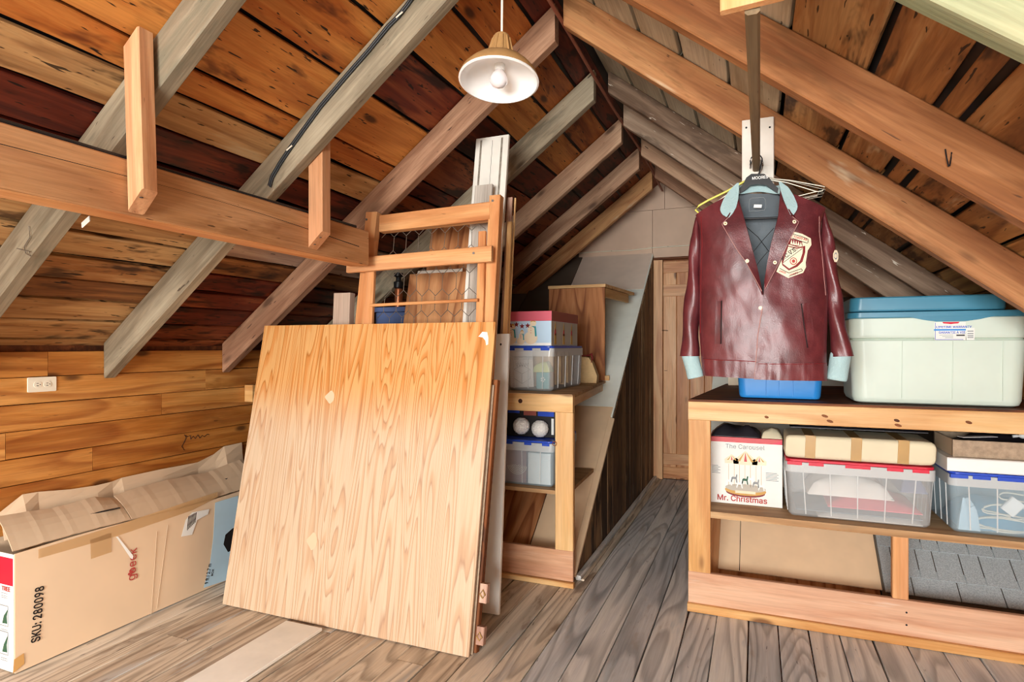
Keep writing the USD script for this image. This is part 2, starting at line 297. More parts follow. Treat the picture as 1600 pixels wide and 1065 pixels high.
M['pink_dots'] = usdkit.material(stage, '/World/Looks/pink_dots', {'g': ('attribute', {'attribute': 'grain'}), 'v': ('voronoi_texture', {'scale': 75.0, 'randomness': .15}),
    'r': ('rgb_ramp', {'ramp': [(.22, lin('#f2dcdc')), (.30, lin('#d05a6c'))]}), 'p': ('principled_bsdf', {'roughness': .5})},
    [('g.vector', 'v.vector'), ('v.distance', 'r.fac'), ('r.color', 'p.base_color')], surface='p.BSDF')
M['gift_brown'] = plain('gift_brown', '#9a4f42', .5)
M['sky_print'] = plain('sky_print', '#bcd7ec', .5)
M['gift_grey'] = plain('gift_grey', '#b9b2a4', .5, .08)
M['cream'] = plain('cream', '#ecdcc0', .5)
M['gold'] = plain('gold', '#c79a4a', .45, .12)
M['leather'] = usdkit.material(stage, '/World/Looks/leather', {'g': ('attribute', {'attribute': 'grain'}), 'n': ('noise_texture', {'scale': 9.0, 'detail': 5.0, 'roughness': .6}),
    'r': ('rgb_ramp', {'ramp': [(.3, lin('#4c1c21')), (.7, lin('#6e2d32'))]}), 'v': ('voronoi_texture', {'scale': 260.0}), 'n2': ('noise_texture', {'scale': 26.0, 'detail': 4.0}),
    'b': ('bump', {'strength': .25, 'distance': .001}), 'b2': ('bump', {'strength': .22, 'distance': .006}),
    'p': ('principled_bsdf', {'roughness': .38, 'specular_ior_level': .6})},
    [('g.vector', 'n.vector'), ('n.fac', 'r.fac'), ('r.color', 'p.base_color'), ('g.vector', 'v.vector'), ('v.distance', 'b.height'), ('g.vector', 'n2.vector'), ('n2.fac', 'b2.height'), ('b.normal', 'b2.normal'), ('b2.normal', 'p.normal')], surface='p.BSDF')
M['rib_knit'] = plain('rib_knit', '#a2bfc2', .85, .06, bump=.4, bscale=150)
M['lining'] = plain('lining', '#3b464e', .5, .15, bump=.35, bscale=22)
M['lamp_gold'] = plain('lamp_gold', '#bd935f', .45, .10, metal=.1, spec=.5, scale=30)
M['enamel'] = plain('enamel', '#f2f3f2', .25, .01, spec=.6, coat=.3)
M['bulb'] = usdkit.material(stage, '/World/Looks/bulb', {'p': ('principled_bsdf', {'base_color': (.93, .90, .92), 'roughness': .15, 'transmission_weight': .25})}, [], surface='p.BSDF')
M['yellow'] = plain('yellow', '#e0dc6a', .35)
M['ivory'] = plain('ivory', '#f0ead8', .35, .02)
M['green_needles'] = plain('green_needles', '#4f6b4a', .7, .3, scale=40)
M['glass'] = usdkit.material(stage, '/World/Looks/glass', {'t': ('transparent_bsdf', {'color': (.97, .98, .98)}), 'g': ('glossy_bsdf', {'roughness': .02}), 'f': ('fresnel', {'IOR': 1.45}), 'm': ('mix_closure', {})},
    [('f.fac', 'm.fac'), ('t.BSDF', 'm.closure1'), ('g.BSDF', 'm.closure2')], surface='m.closure')
# plywood: broad cathedral figure of a rotary-cut face, more amber where it was left uncovered for years at its top end
def plywood():
    N = {'g': ('attribute', {'attribute': 'grain'}), 'm': ('mapping', {'scale': (.62, 8.5, 8.5)}), 'n': ('noise_texture', {'scale': 1.0, 'detail': 2.2, 'roughness': .42, 'distortion': .4}),
        'k': ('math', {'math_type': 'multiply', 'value2': 17.0}), 'f': ('math', {'math_type': 'fraction'}),
        'r': ('rgb_ramp', {'ramp': [(0, lin('#ac6a2c')), (.10, lin('#d6a468')), (.58, lin('#d4a064')), (.72, lin('#cf8f50')), (.94, lin('#c98544')), (1, lin('#b4702f'))]}),
        'r2': ('rgb_ramp', {'ramp': [(0, lin('#b8967a')), (.10, lin('#d3bca0')), (.58, lin('#d1b99c')), (.74, lin('#cbac8c')), (.94, lin('#c6a484')), (1, lin('#b8967a'))]}),
        's': ('separate_xyz', {}), 'a': ('map_range', {'range_type': 'smoothstep', 'from_min': .78, 'from_max': 1.12, 'to_min': 0.0, 'to_max': 1.0, 'clamp': True}), 'x': ('mix_color', {}),
        'm2': ('mapping', {'scale': (4, 160, 160)}), 'n2': ('noise_texture', {'scale': 1.0, 'detail': 3.0}), 'q': ('rgb_ramp', {'ramp': [(.3, (.7, .66, .62)), (.6, (1, 1, 1))]}), 'x2': ('mix_color', {'blend_type': 'multiply', 'fac': .35}),
        'p': ('principled_bsdf', {'roughness': .5, 'specular_ior_level': .3})}
    L = [('g.vector', 'm.vector'), ('m.vector', 'n.vector'), ('n.fac', 'k.value1'), ('k.value', 'f.value1'), ('f.value', 'r.fac'), ('f.value', 'r2.fac'), ('g.vector', 's.vector'), ('s.x', 'a.value'), ('a.result', 'x.fac'),
        ('r2.color', 'x.a'), ('r.color', 'x.b'), ('g.vector', 'm2.vector'), ('m2.vector', 'n2.vector'), ('n2.fac', 'q.fac'), ('x.result', 'x2.a'), ('q.color', 'x2.b'), ('x2.result', 'p.base_color')]
    return usdkit.material(stage, '/World/Looks/plywood', N, L, surface='p.BSDF')
M['plywood'] = plywood()
M['ply_edge'] = plain('ply_edge', '#b58a60', .8, .2, scale=80)

# ------------------------------------------------------------------ the room shell
XR, XL, XW, YF, YB = -0.82, -2.865, 1.19, -3.60, 5.80          # ridge, knee walls, front and back gable
SL, ZL, SR, ZR = 0.76, 2.82, 0.79, 2.87                         # slopes and ridge heights of the boarding's underside
cL, sL = 1 / math.hypot(1, SL), SL / math.hypot(1, SL); cR, sR = 1 / math.hypot(1, SR), SR / math.hypot(1, SR)

fl = thing('floor', 'old weathered plank floor', 'floor', (0, 0, 0), kind='structure')
part(fl, 'subfloor', cbox((-2.95, YF, -.07), (1.28, YB + .05, -.026)), M['dark_wood'])
edges = [-2.89 + .1297 * i for i in range(22)]
edges = [e for e in edges if e < -.2] + [-.166, -.030, .092, .215, .337, .462, .587, .711, .835, .96, 1.085, 1.21]
for i in range(len(edges) - 1):
    a, b = edges[i], edges[i + 1]; xm = (a + b) / 2
    cuts = [YF] + sorted(rng.uniform(YF + .6, YB - .6) for _ in range(rng.choice([1, 1, 2]))) + [YB]
    cuts = [c for k, c in enumerate(cuts) if k == 0 or c - cuts[k - 1] > .5 or k == len(cuts) - 1]
    for y0, y1 in zip(cuts, cuts[1:]):
        g = rng.uniform(.003, .007); dz = rng.uniform(-.003, .001)
        m, fr = board((xm, y0 + .002, -.011 + dz), (xm, y1 - .002, -.011 + dz), (1, 0, 0), b - a - g, .022, .003, 6, .002)
        part(fl, 'floorboard', m, M['floor_brown' if xm < -.55 - .5 * rng.random() else 'floor_grey'], fr)

# knee wall of narrow planks on the left
wl = thing('wall_left', 'knee wall of honey coloured planks', 'wall', (XL, 2, 0), kind='structure')
zs = [1.229, 1.119, 1.005, .894, .781, .669, .556, .443, .330, .217, .104, -.02]
joints = [[.4, 1.66, 2.9], [1.0, 2.47, 3.9], [.2, 2.2, 4.1], [.8, 1.50, 3.4], [.1, 1.85, 4.4], [.9, 3.1], [1.4, 2.9], [.3, 3.5], [1.2, 4.0], [.6, 2.6], [1.8]]
for k in range(11):
    ys = [YF] + joints[k] + [5.4]
    for y0, y1 in zip(ys, ys[1:]):
        m, fr = board((XL - .009 + rng.uniform(-.001, .001), y0 + .001, (zs[k] + zs[k + 1]) / 2), (XL - .009, y1 - .001, (zs[k] + zs[k + 1]) / 2), (0, 0, 1), zs[k] - zs[k + 1] - .003, .018, .002, 2, .0008)
        part(wl, 'plank', m, M['knee'], fr)
part(wl, 'backing', cbox((XL - .06, YF, -.02), (XL - .020, 5.4, 1.35)), M['dark_wood'])
wr = thing('wall_right', 'low knee wall of planks at the right eaves', 'wall', (XW, 2, 0), kind='structure')
for k in range(11):
    m, fr = board((XW + .009, YF, (zs[k] + zs[k + 1]) / 2), (XW + .009, YB, (zs[k] + zs[k + 1]) / 2), (0, 0, 1), zs[k] - zs[k + 1] - .003, .018, .002); part(wr, 'plank', m, M['knee'], fr)
part(wr, 'backing', cbox((XW + .02, YF, -.02), (XW + .06, YB, 1.30)), M['dark_wood'])

# roof boarding on both slopes: rough boards with open joints
ce = thing('ceiling', 'underside of the left boarded roof slope', 'ceiling', (XR - .01, 2, 2.8), kind='structure')
ce2 = thing('ceiling', 'underside of the right boarded roof slope', 'ceiling', (XR + .01, 2, 2.8), kind='structure')
SLE = [0.0, .16, .375, .61, .85, 1.10, 1.21, 1.353, 1.50, 1.64, 1.775, 1.893, 2.025, 2.153, 2.278, 2.415, 2.545, 2.70]
SRE = [0.0, .215, .458, .675, .912, 1.158, 1.412, 1.60, 1.672, 1.87, 2.05, 2.23, 2.40, 2.62]
LY, RY = [1.255, 1.90, 2.58, 3.28, 4.03, 4.69, 5.33], [1.20, 1.87, 2.55, 3.42, 3.85, 4.50, 5.15]
TR, DP = .055, .135
def roof_side(E, sgn, c, s_, Z0, slope, ys_j, pick):
    for i in range(len(E) - 1):
        js = sorted(rng.sample(ys_j, rng.choice([1, 2, 2]))) if not (sgn < 0 and E[i] > 1.7) else [LY[1], LY[3]]; ys = [YF] + [j + TR / 2 for j in js] + [YB]
        segs = list(zip(ys, ys[1:]))
        if sgn > 0 and .90 < (E[i] + E[i + 1]) / 2 < 1.87: segs = [q for y0, y1 in segs for q in (((y0, min(y1, -1.3)), (max(y0, -.3), y1)) if y0 < -.3 else ((y0, y1),)) if q[1] - q[0] > .05]
        for y0, y1 in segs:
            g = rng.uniform(.009, .018) if sgn < 0 else rng.uniform(.012, .026); sm = (E[i] + E[i + 1]) / 2 + rng.uniform(-.002, .002); w = E[i + 1] - E[i] - g; off = .011 + rng.uniform(0, .004)
            P = lambda y: (XR + sgn * (sm * c + off * s_), y, Z0 - sm * s_ + off * c)
            m, fr = board(P(y0 + .002), P(y1 - .002), (sgn * c, 0, -s_), w, .022, .003, max(3, int((y1 - y0) / .25)), .004)
            part(ce if sgn < 0 else ce2, 'roof_board', m, M[pick(i, (y0 + y1) / 2, sm)], fr)
def pickL(i, y, s):
    if s < 1.21: return 'roof_orange' if y < 2.0 else ('roof_red' if rng.random() < .8 or y > 2.6 else 'roof_orange')
    if s < 1.36: return 'roof_mottled' if y < 2.0 else 'roof_red'
    if s < 1.64: return 'roof_red'
    if s < 1.775: return 'roof_grey'
    if s < 1.893: return 'roof_grey' if y > 1.9 or rng.random() < .5 else 'roof_mottled'
    return 'roof_red' if y > 1.9 and s > 2.02 else 'roof_mottled'
def pickR(i, y, s):
    if s < 1.16: return 'roof_white'
    return rng.choice(['roof_brown', 'roof_brown', 'roof_mottled'])
roof_side(SLE, -1, cL, sL, ZL, SL, LY[1:6], pickL)
roof_side(SRE, 1, cR, sR, ZR, SR, RY[1:6], pickR)
# sarking felt behind the joints keeps them dark
m = board((XR - .9 * cL * 1.5 - .05 * sL, YF, ZL - 1.35 * sL + .05 * cL), (XR - 1.35 * cL - .05 * sL, YB, ZL - 1.35 * sL + .05 * cL), (-cL, 0, -sL), 2.9, .01)[0]
part(ce, 'roof_felt', m, M['black'], label='black felt behind the boards')
for y0, y1, s0, s1 in ((YF, -1.3, -.1, 2.8), (-.3, YB, -.1, 2.8), (-1.3, -.3, -.1, .905), (-1.3, -.3, 1.875, 2.8)):
    sc_ = (s0 + s1) / 2; P = lambda y: (XR + sc_ * cR + .05 * sR, y, ZR - sc_ * sR + .05 * cR)
    part(ce2, 'roof_felt', board(P(y0), P(y1), (cR, 0, -sR), s1 - s0, .01)[0], M['black'], label='black felt behind the boards')
w2 = thing('window_2', 'added unseen roof window in the right slope behind the photographer', 'window', (.275, -.8, 2.01), kind='structure')  # roof window made up so more light reaches floor and passage
Q = lambda s_, y, o=0.0: A([XR + s_ * cR + o * sR, y, ZR - s_ * sR + o * cR])
for a_, b_ in (((.912, -1.285), (1.87, -1.285)), ((.912, -.315), (1.87, -.315))):
    part(w2, 'window_frame', board(Q(*a_, .02), Q(*b_, .02), (0, 1, 0), .03, .06)[0], M['white_paint'])
for s_ in (.927, 1.855): part(w2, 'window_frame', board(Q(s_, -1.27, .02), Q(s_, -.33, .02), (cR, 0, -sR), .03, .06)[0], M['white_paint'])
part(w2, 'pane', board(Q(1.391, -1.27, .03), Q(1.391, -.33, .03), (cR, 0, -sR), .90, .004, .001)[0], M['glass'])

# rafters
lab_L = ['weathered grey left rafter behind the front hanging post, nearest on the left slope', 'pale left rafter with the black cable stapled along it', 'left rafter seen behind the pendant lamp, passing behind the plywood at its foot',
         'left rafter just right of the white grooved board, above the snowman box', 'reddish left rafter third from the back gable', 'reddish left rafter second from the back gable', 'reddish left rafter nearest the back gable']
lab_R = ['greenish rafter across the top right corner of the picture', 'broad tan right rafter whose upper part passes behind the clothes rod, with a wire hook', 'brown right rafter that carries the pale mounting board of the clothes rod',
         'stained grey right rafter directly behind the mounting board, running down to the tote', 'stained dark right rafter left of the jacket, next behind the stained grey one', 'dim right rafter second from the back gable', 'dim right rafter nearest the back gable']
mat_L = ['rafter_grey', 'rafter_grey', 'rafter_pink', 'rafter_grey', 'rafter_pink', 'rafter_pink', 'rafter_brown']
mat_R = ['rafter_green', 'rafter_brown', 'rafter_brown', 'rafter_spotted', 'rafter_spotted', 'rafter_pink', 'rafter_pink']
for i, y in enumerate(LY):
    d = (DP / 2) / cL; x0, x1 = XR - .022, XL + .004; yc = y + TR / 2
    m, fr = board((x0, yc, ZL + SL * (x0 - XR) - d), (x1, yc, ZL + SL * (x1 - XR) - d), (-sL, 0, cL), DP, TR, .004, 5, .0015, -SL, -SL)
    solo('rafter', lab_L[i], 'rafter', m, M[mat_L[i]], fr, kind=None, group=None)
for i, y in enumerate(RY):
    dp = DP if i != 3 else .10
    d = (dp / 2) / cR; x0, x1 = XR + .028, XW - .004; yc = y + TR / 2
    m, fr = board((x0, yc, ZR - SR * (x0 - XR) - d), (x1, yc, ZR - SR * (x1 - XR) - d), (sR, 0, cR), dp, TR, .004, 5, .0015, -SR, -SR)
    solo('rafter', lab_R[i], 'rafter', m, M[mat_R[i]], fr)

# sloping bulkheads either side of the passage (an older roof slope), the passage walls and the back gable
BS, BY = .77, 3.02; bl = math.hypot(1, BS); UP = A([0, 1, BS]) / bl; BN = A([0, -BS, 1]) / bl
def slope_panel(parent, name, x0, x1, z0, z1, mat, th=.012, lift=0.0, **k):
    P = lambda x, z: A([x, BY + z / BS, z]) + BN * (lift - th / 2)
    m, fr = board(P((x0 + x1) / 2, z0), P((x0 + x1) / 2, z1), (1, 0, 0), x1 - x0 - .003, th, .002); return part(parent, name, m, mat, fr, **k)
def roof_x(z, lft=True): return XR - (ZL - z) / SL if lft else XR + (ZR - z) / SR
sl = thing('wall_slope_left', 'sloping panelled bulkhead left of the passage', 'wall', (-1.4, 4.2, 0), kind='structure')
slope_panel(sl, 'panel', -1.60, -.905, .835, 1.753, M['panel_mint'], label='pale mint painted panel')
slope_panel(sl, 'panel', -1.60, -.905, 1.756, 2.14, M['panel_beige_lit'], label='beige panel')
slope_panel(sl, 'panel', -1.185, -.905, .0, .832, M['fibreboard'], label='raw fibreboard panel')
slope_panel(sl, 'panel', -1.60, -1.188, .0, .832, M['brown_ply'], label='darker brown panel')  # darker brown than the fibreboard beside it
slope_panel(sl, 'panel', -2.86, -1.603, .0, 1.30, M['shaded_board']); slope_panel(sl, 'panel', -2.0, -1.603, 1.303, 2.14, M['shaded_board'])  # shaded side of the slope painted as darker panels
slope_panel(sl, 'panel', -2.80, -2.003, 1.303, 1.75, M['shaded_board'])
slope_panel(sl, 'edge_trim', -.925, -.882, .035, .76, M['fibreboard'], .02, .008, label='fibreboard edge strip')
slope_panel(sl, 'edge_trim', -.915, -.900, .77, 2.12, M['panel_mint'], .018, .004)
slr = thing('wall_slope_right', 'sloping bulkhead right of the passage', 'wall', (.4, 4.2, 0), kind='structure')
slope_panel(slr, 'panel', -.278, .53, .06, .60, M['brown_ply']); slope_panel(slr, 'panel', -.278, .53, .603, 1.12, M['panel_mint'], label='pale mint painted panel')
slope_panel(slr, 'panel', .533, 1.185, .0, 1.12, M['shaded_board']); slope_panel(slr, 'panel', -.278, .0, 1.123, 2.12, M['panel_beige']); slope_panel(slr, 'panel', .003, .7, 1.123, 1.62, M['shaded_board']); slope_panel(slr, 'panel', .003, .3, 1.623, 2.0, M['shaded_board'])  # the dark panels carry the slope's shade in their colour
# grey shingles on the right bulkhead
rows = [(.122, .178), (.180, .272), (.274, .366), (.368, .46), (.462, .55)]
cuts = [[.545, .66, .835, .997, 1.09, 1.18], [.545, .597, .70, .767, .872, .948, 1.065, 1.18], [.545, .62, .73, .80, .915, 1.01, 1.11, 1.18], [.545, .66, .77, .86, .98, 1.07, 1.18], [.545, .62, .72, .84, .95, 1.05, 1.18]]
for r, (z0, z1) in enumerate(rows):
    for x0, x1 in zip(cuts[r], cuts[r][1:]):
        a = A([(x0 + x1) / 2, BY + z0 / BS, z0]) + BN * .013; b = A([(x0 + x1) / 2, BY + (z1 + .03) / BS, z1 + .03]) + BN * .006
        m, fr = board(a, b, (1, 0, 0), x1 - x0 - .004, .006, .001, 1, 0, rng.uniform(-.03, .03)); part(slr, 'shingle', m, M['shingle'], fr)
sheet_ = lambda: None
P = lambda x, z: A([x, BY + z / BS, z]) + BN * .016
m, fr = board(P(.18, .125), P(.18, .62), (1, 0, 0), .71, .006, .001)
fs = solo('fibreboard_sheet', 'tan fibreboard sheet lying on the slope under the right shelf beside grey shingles', 'board', m, M['fibreboard'], fr)
part(fs, 'seam_strip', board(P(-.075, .126) + BN * .0035, P(-.075, .619) + BN * .0035, (1, 0, 0), .003, .001)[0], M['ink'])

hw = thing('wall_passage_left', 'dark vertical planks along the left side of the passage', 'wall', (-.9, 4.4, 0), kind='structure')
y = 3.03
while y < 5.76:
    w = min(rng.uniform(.10, .17), 5.78 - y)
    z0, z1 = BS * (y - BY) - .02, BS * (y + w - BY) - .02
    v = A([(xx, yy, zz) for xx in (-.897 - .018, -.897 + rng.uniform(-.002, .002)) for yy, zz in ((y + .002, 0), (y + w - .002, 0), (y + w - .002, max(z1, .02)), (y + .002, max(z0, .01)))])
    f = A([(0, 2, 1), (0, 3, 2), (4, 5, 6), (4, 6, 7), (0, 1, 5), (0, 5, 4), (1, 2, 6), (1, 6, 5), (2, 3, 7), (2, 7, 6), (3, 0, 4), (3, 4, 7)])
    part(hw, 'plank', (v, f), M['hall_dark'], Fr((0, 0, 0), (0, 0, 1), (0, 1, 0))); y += w
hr = thing('wall_passage_right', 'dark vertical planks along the right side of the passage', 'wall', (-.28, 4.4, 0), kind='structure')
y = 3.03
while y < 5.76:
    w = min(.14, 5.78 - y); z1 = BS * (y - BY) - .02
    if z1 > .02: part(hr, 'plank', cbox((-.277, y + .002, 0), (-.259, y + w - .002, z1), .002), M['hall_dark'], Fr((0, 0, 0), (0, 0, 1), (0, 1, 0)))
    y += w
bb = thing('baseboard_passage', 'weathered base moulding along the foot of the passage wall', 'baseboard', (-.87, 4.4, 0), kind='structure')
m, fr = board((-.880, 3.10, .013), (-.880, 5.77, .013), (1, 0, 0), .030, .026, .004); part(bb, 'base_strip', m, M['floor_grey'], fr)
m, fr = board((-.855, 3.10, .005), (-.855, 5.77, .005), (1, 0, 0), .018, .010, .003); part(bb, 'shoe_strip', m, M['floor_brown'], fr)

wb = thing('wall_back', 'back gable wall of taupe panels above the door', 'wall', (-.82, YB, 0), kind='structure')
def gable(pts, mat, **k):
    p = Polygon(pts).buffer(-.0015); part(wb, 'panel', prism(p, (0, YB + .012, 0), (1, 0, 0), (0, 0, 1), .012), mat, **k)
gl = lambda x: ZL + SL * (x - XR) + .03 if x < XR else ZR - SR * (x - XR) + .03
gable([(-1.64, 2.0), (-.915, 2.0), (-.915, 2.55), (-1.20, 2.55), (-1.64, gl(-1.64))], M['panel_beige'])
gable([(-1.20, 2.55), (-.80, 2.55), (-.80, gl(-.80)), (-.82, gl(-.82)), (-1.20, gl(-1.20))], M['panel_beige'])
gable([(-.80, 2.55), (-.30, 2.55), (-.30, gl(-.30)), (-.80, gl(-.80))], M['panel_beige'])
gable([(-.915, 2.085), (-.24, 2.085), (-.24, 2.55), (-.915, 2.55)], M['panel_beige'])
gable([(-.30, 2.0), (.30, 2.0), (.1, gl(.1)), (-.30, gl(-.30))], M['panel_beige'])
gable([(-2.9, 1.2), (-1.643, 1.2), (-1.643, gl(-1.643)), (-2.9, gl(-2.9))], M['shaded_board'])  # left gable lies in shade, painted here as a darker board
gable([(-2.9, -.02), (-1.643, -.02), (-1.643, 1.197), (-2.9, 1.197)], M['shaded_board']); gable([(-1.64, -.02), (-.93, -.02), (-.93, 2.0), (-1.64, 2.0)], M['shaded_board'])
gable([(-.24, -.02), (1.3, -.02), (1.3, gl(1.3)), (.3, gl(.3)), (.3, 2.0), (-.24, 2.0)], M['shaded_board'])

dr = thing('door_1', 'narrow pine plank door at the end of the passage', 'door', (-.6, YB, 0), kind='structure')
dy = YB - .012
for x0, x1, nm in ((-.905, -.815, 'casing'), (-.300, -.262, 'casing')):
    m, fr = board(((x0 + x1) / 2, dy - .012, 0), ((x0 + x1) / 2, dy - .012, 2.065), (1, 0, 0), x1 - x0, .024, .003); part(dr, nm, m, M['door_pine'], fr)
for x0, x1 in ((-.810, -.690), (-.688, -.570), (-.568, -.440), (-.438, -.305)):
    m, fr = board(((x0 + x1) / 2, dy, .01), ((x0 + x1) / 2, dy, 2.05), (1, 0, 0), x1 - x0, .022, .004); part(dr, 'door_plank', m, M['door_pine'], fr)
for z0, z1 in ((.02, .12), (.14, .245), (1.72, 1.83), (1.94, 2.045)):
    m, fr = board((-.808, dy - .014, (z0 + z1) / 2), (-.305, dy - .014, (z0 + z1) / 2), (0, 0, 1), z1 - z0, .010, .003); part(dr, 'ledge', m, M['door_pine'], fr)
m, fr = board((-.92, dy - .016, 2.078), (-.25, dy - .016, 2.078), (0, 0, 1), .022, .03, .003); part(dr, 'head_casing', m, M['dark_wood'], fr)
part(dr, 'hook', tube([(-.82, dy - .026, 1.40), (-.80, dy - .034, 1.402), (-.765, dy - .03, 1.398)], .003, 6), M['black'])
for x in (-.792, -.778): part(dr, 'nail', lathe([(.005, 0), (.005, .004), (.001, .005)], 8, (x, dy - .014, 1.02)), M['black'])

# front gable with an unseen window added to supply the daylight (behind the photographer)
wf = thing('wall_front', 'front gable wall with an added window behind the photographer', 'wall', (-.82, YF, 0), kind='structure')
outer = Polygon([(-2.9, -.02), (1.25, -.02), (1.25, gl(1.25)), (XR, 2.88), (-2.9, gl(-2.9))]); hole = Polygon([(-1.75, .52), (1.05, .52), (1.05, 1.30), (.05, 2.08), (-1.62, 2.08), (-1.75, 1.98)])
part(wb, 'backing', cbox((-2.95, YB + .03, -.02), (1.3, YB + .05, 2.9)), M['dark_wood'])  # unseen board added behind gable and door to block stray light
part(wf, 'panel', prism(outer.difference(hole), (0, YF, 0), (1, 0, 0), (0, 0, 1), .03), M['panel_beige'])
wn = thing('window_1', 'added unseen white window in the front gable', 'window', (-.82, YF, .52), kind='structure')
x0, z0, x1, z1 = -1.75, .52, 1.05, 2.08
for a, b in (((x0, YF - .03, z0), (x0 + .05, YF + .02, z1)), ((x1 - .05, YF - .03, z0), (x1, YF + .02, 1.28)), ((x0 + .05, YF - .03, z0), (x1 - .05, YF + .02, z0 + .05)), ((-1.62, YF - .03, z1 - .05), (.05, YF + .02, z1)), ((-.84, YF - .03, z0 + .05), (-.80, YF + .02, z1 - .05)), ((.04, YF - .03, z0 + .05), (.08, YF + .02, z1 - .05))):
    part(wn, 'window_frame', cbox(a, b), M['white_paint'])
for pp in ([(-1.70, .57), (-.842, .57), (-.842, 2.03), (-1.60, 2.03), (-1.70, 1.96)], [(-.798, .57), (.038, .57), (.038, 2.03), (-.798, 2.03)], [(.082, .57), (1.0, .57), (1.0, 1.31), (.082, 2.02)]): part(wn, 'pane', prism(pp, (0, YF - .004, 0), (1, 0, 0), (0, 0, 1), .004), M['glass'])

# the tie beam along the left slope, the posts nailed to it, and what runs along it
m, fr = board((-1.7525, YF, 1.7155), (-1.7525, 2.375, 1.7155), (0, 0, 1), .163, .105, .005, 12, .0015)
bm = solo('tie_beam', 'long rough-sawn timber beam running under the left rafters', 'beam', m, M['beam'], fr)
part(bm, 'underside', board((-1.7525, YF + .01, 1.6335), (-1.7525, 2.37, 1.6335), (1, 0, 0), .098, .002, .0005)[0], M['pine_frame'], fr, label='underside strip with warm light put into its orange colour')  # added strip, its orange stands for warm light under the beam
part(bm, 'drying_crack', tube([(-1.7007, y, 1.745 - .012 * math.sin(y * 3) - .02 * (y - 1)) for y in np.linspace(.8, 2.3, 24)], .0018, 5, 1.0), M['ink'])
m, fr = board((-1.657, 1.214, 1.672), (-1.677, 1.214, 2.146), (1, 0, 0), .066, .050, .004, 3, .001, .9, .76)
hp = solo('hanging_post', 'short front post nailed to the beam and the nearest left rafter', 'post', m, M['post'], fr)
part(hp, 'nail', lathe([(.005, 0), (.005, .002)], 8, (-1.645, 1.20, 1.679)), M['black'])
m, fr = board((-1.664, 1.986, 1.685), (-1.664, 1.986, 2.10), (1, 0, 0), .072, .056, .004, 3, .001, .9, .76)
hp = solo('hanging_post', 'short post hanging between the beam and the cabled rafter', 'post', m, M['post'], fr)
for x, z in ((-1.68, 1.668), (-1.65, 1.694)): part(hp, 'nail', lathe([(.005, 0), (.005, .002)], 8, (x, 1.975, z)), M['black'])
solo('conduit', 'thin dark pipe lying along the top of the timber beam', 'pipe', tube([(-1.72, .5, 1.805), (-1.72, 1.6, 1.803), (-1.72, 2.3, 1.805)], .0075, 8), M['cable_black'])
m, fr = board(at(581, 345, 2.70), at(581, 306, 2.70), (1, 0, 0), .045, .05, .003)
solo('short_stud', 'short upright timber behind the end of the beam', 'post', m, M['pink_plank'], fr)
cab = [(646, -8), (636, 6), (622, 24), (606, 40), (575, 78), (540, 118), (500, 165), (470, 206), (452, 231), (436, 255), (424, 276), (420, 290)]
cb = thing('black_cable', 'black cable stapled along the second left rafter', 'cable', at(500, 165, 1.89))
pts = [at(u, v, 1.893) for u, v in cab]; part(cb, 'cable', tube(pts, .0055, 8), M['cable_black'], smooth=True)
pts = [at(u + 2.2, v + 2.2, 1.894) for u, v in cab]; part(cb, 'cable', tube(pts, .0045, 8), M['cable_black'], smooth=True)
for u, v in ((624, 23), (452, 231)):
    p = at(u, v, 1.884); part(cb, 'staple', board(p + A([-.014, 0, -.008]), p + A([.014, 0, .008]), (0, 0, 1), .006, .004)[0], M['ivory'])
solo('ridge_cable', 'reddish brown cable running along the roof ridge', 'cable', tube([(-.803 + .004 * math.sin(3 * y), y, 2.705 + .01 * math.sin(1.7 * y)) for y in np.linspace(.6, 5.7, 40)], .009, 8), plain('ridge_cord', '#8a4f3a', .6), smooth=True)
solo('metal_strap', 'small white metal strap beside the front left rafter under the beam', 'strap', board(at(128, 352, 1.32), at(140, 341, 1.32), (0, .2, 1), .022, .003)[0], M['white_paint'])
p = at(1480, 240, 1.862); solo('wire_hook', 'bent wire hook hanging on the broad tan right rafter', 'hook', tube([at(1477, 233, 1.862), at(1479, 246, 1.858), at(1482, 260, 1.855), at(1484, 259, 1.855), at(1486, 246, 1.858), at(1487, 238, 1.862)], .0018, 6), M['black'])
p = thing('loose_wire', 'thin kinked wire dangling from the front left rafter', 'wire', at(47, 360, 1.25)); part(p, 'wire', tube([at(45, 353, 1.25), at(47, 370, 1.249), at(38, 385, 1.249), at(40, 396, 1.248), at(48, 400, 1.248), at(46, 393, 1.248), at(26, 388, 1.25)], .0016, 5), M['wire'])

# socket on the knee wall
so = thing('power_outlet', 'ivory double wall socket on the plank knee wall', 'outlet', (XL, 1.635, 1.055))
v, f = rbox((0, 0, 0), (.113, .064, .006), .005); ex, ey, ez = A([0, 1, 0]), A([0, 0, 1]), A([1, 0, 0])
part(so, 'cover_plate', (v @ A([ex, ey, ez]) + A([XL, 1.578, 1.054]), f), M['ivory'])
for k in (0, 1):
    c = 1.6345 + (-.019 if k == 0 else .019)
    part(so, 'receptacle', prism(Polygon(ell(0, 0, .0155, .014)), (XL + .006, c, 1.086), ex, ey, .0025), M['ivory'])
    for q in (-.005, .005): part(so, 'slot', prism([(-.005, q - .0012), (.003, q - .0012), (.003, q + .0012), (-.005, q + .0012)], (XL + .0085, c, 1.086), ex, ey, .0004), M['ink'])
    part(so, 'slot', prism(ell(.009, 0, .002, .002, 8), (XL + .0085, c, 1.086), ex, ey, .0004), M['ink'])
sc = [(288, 703), (284, 697), (288, 690), (291, 683), (288, 679), (293, 682), (297, 680), (298, 686), (302, 681), (305, 685), (309, 679), (312, 684), (316, 680), (319, 682), (324, 678), (327, 679)]
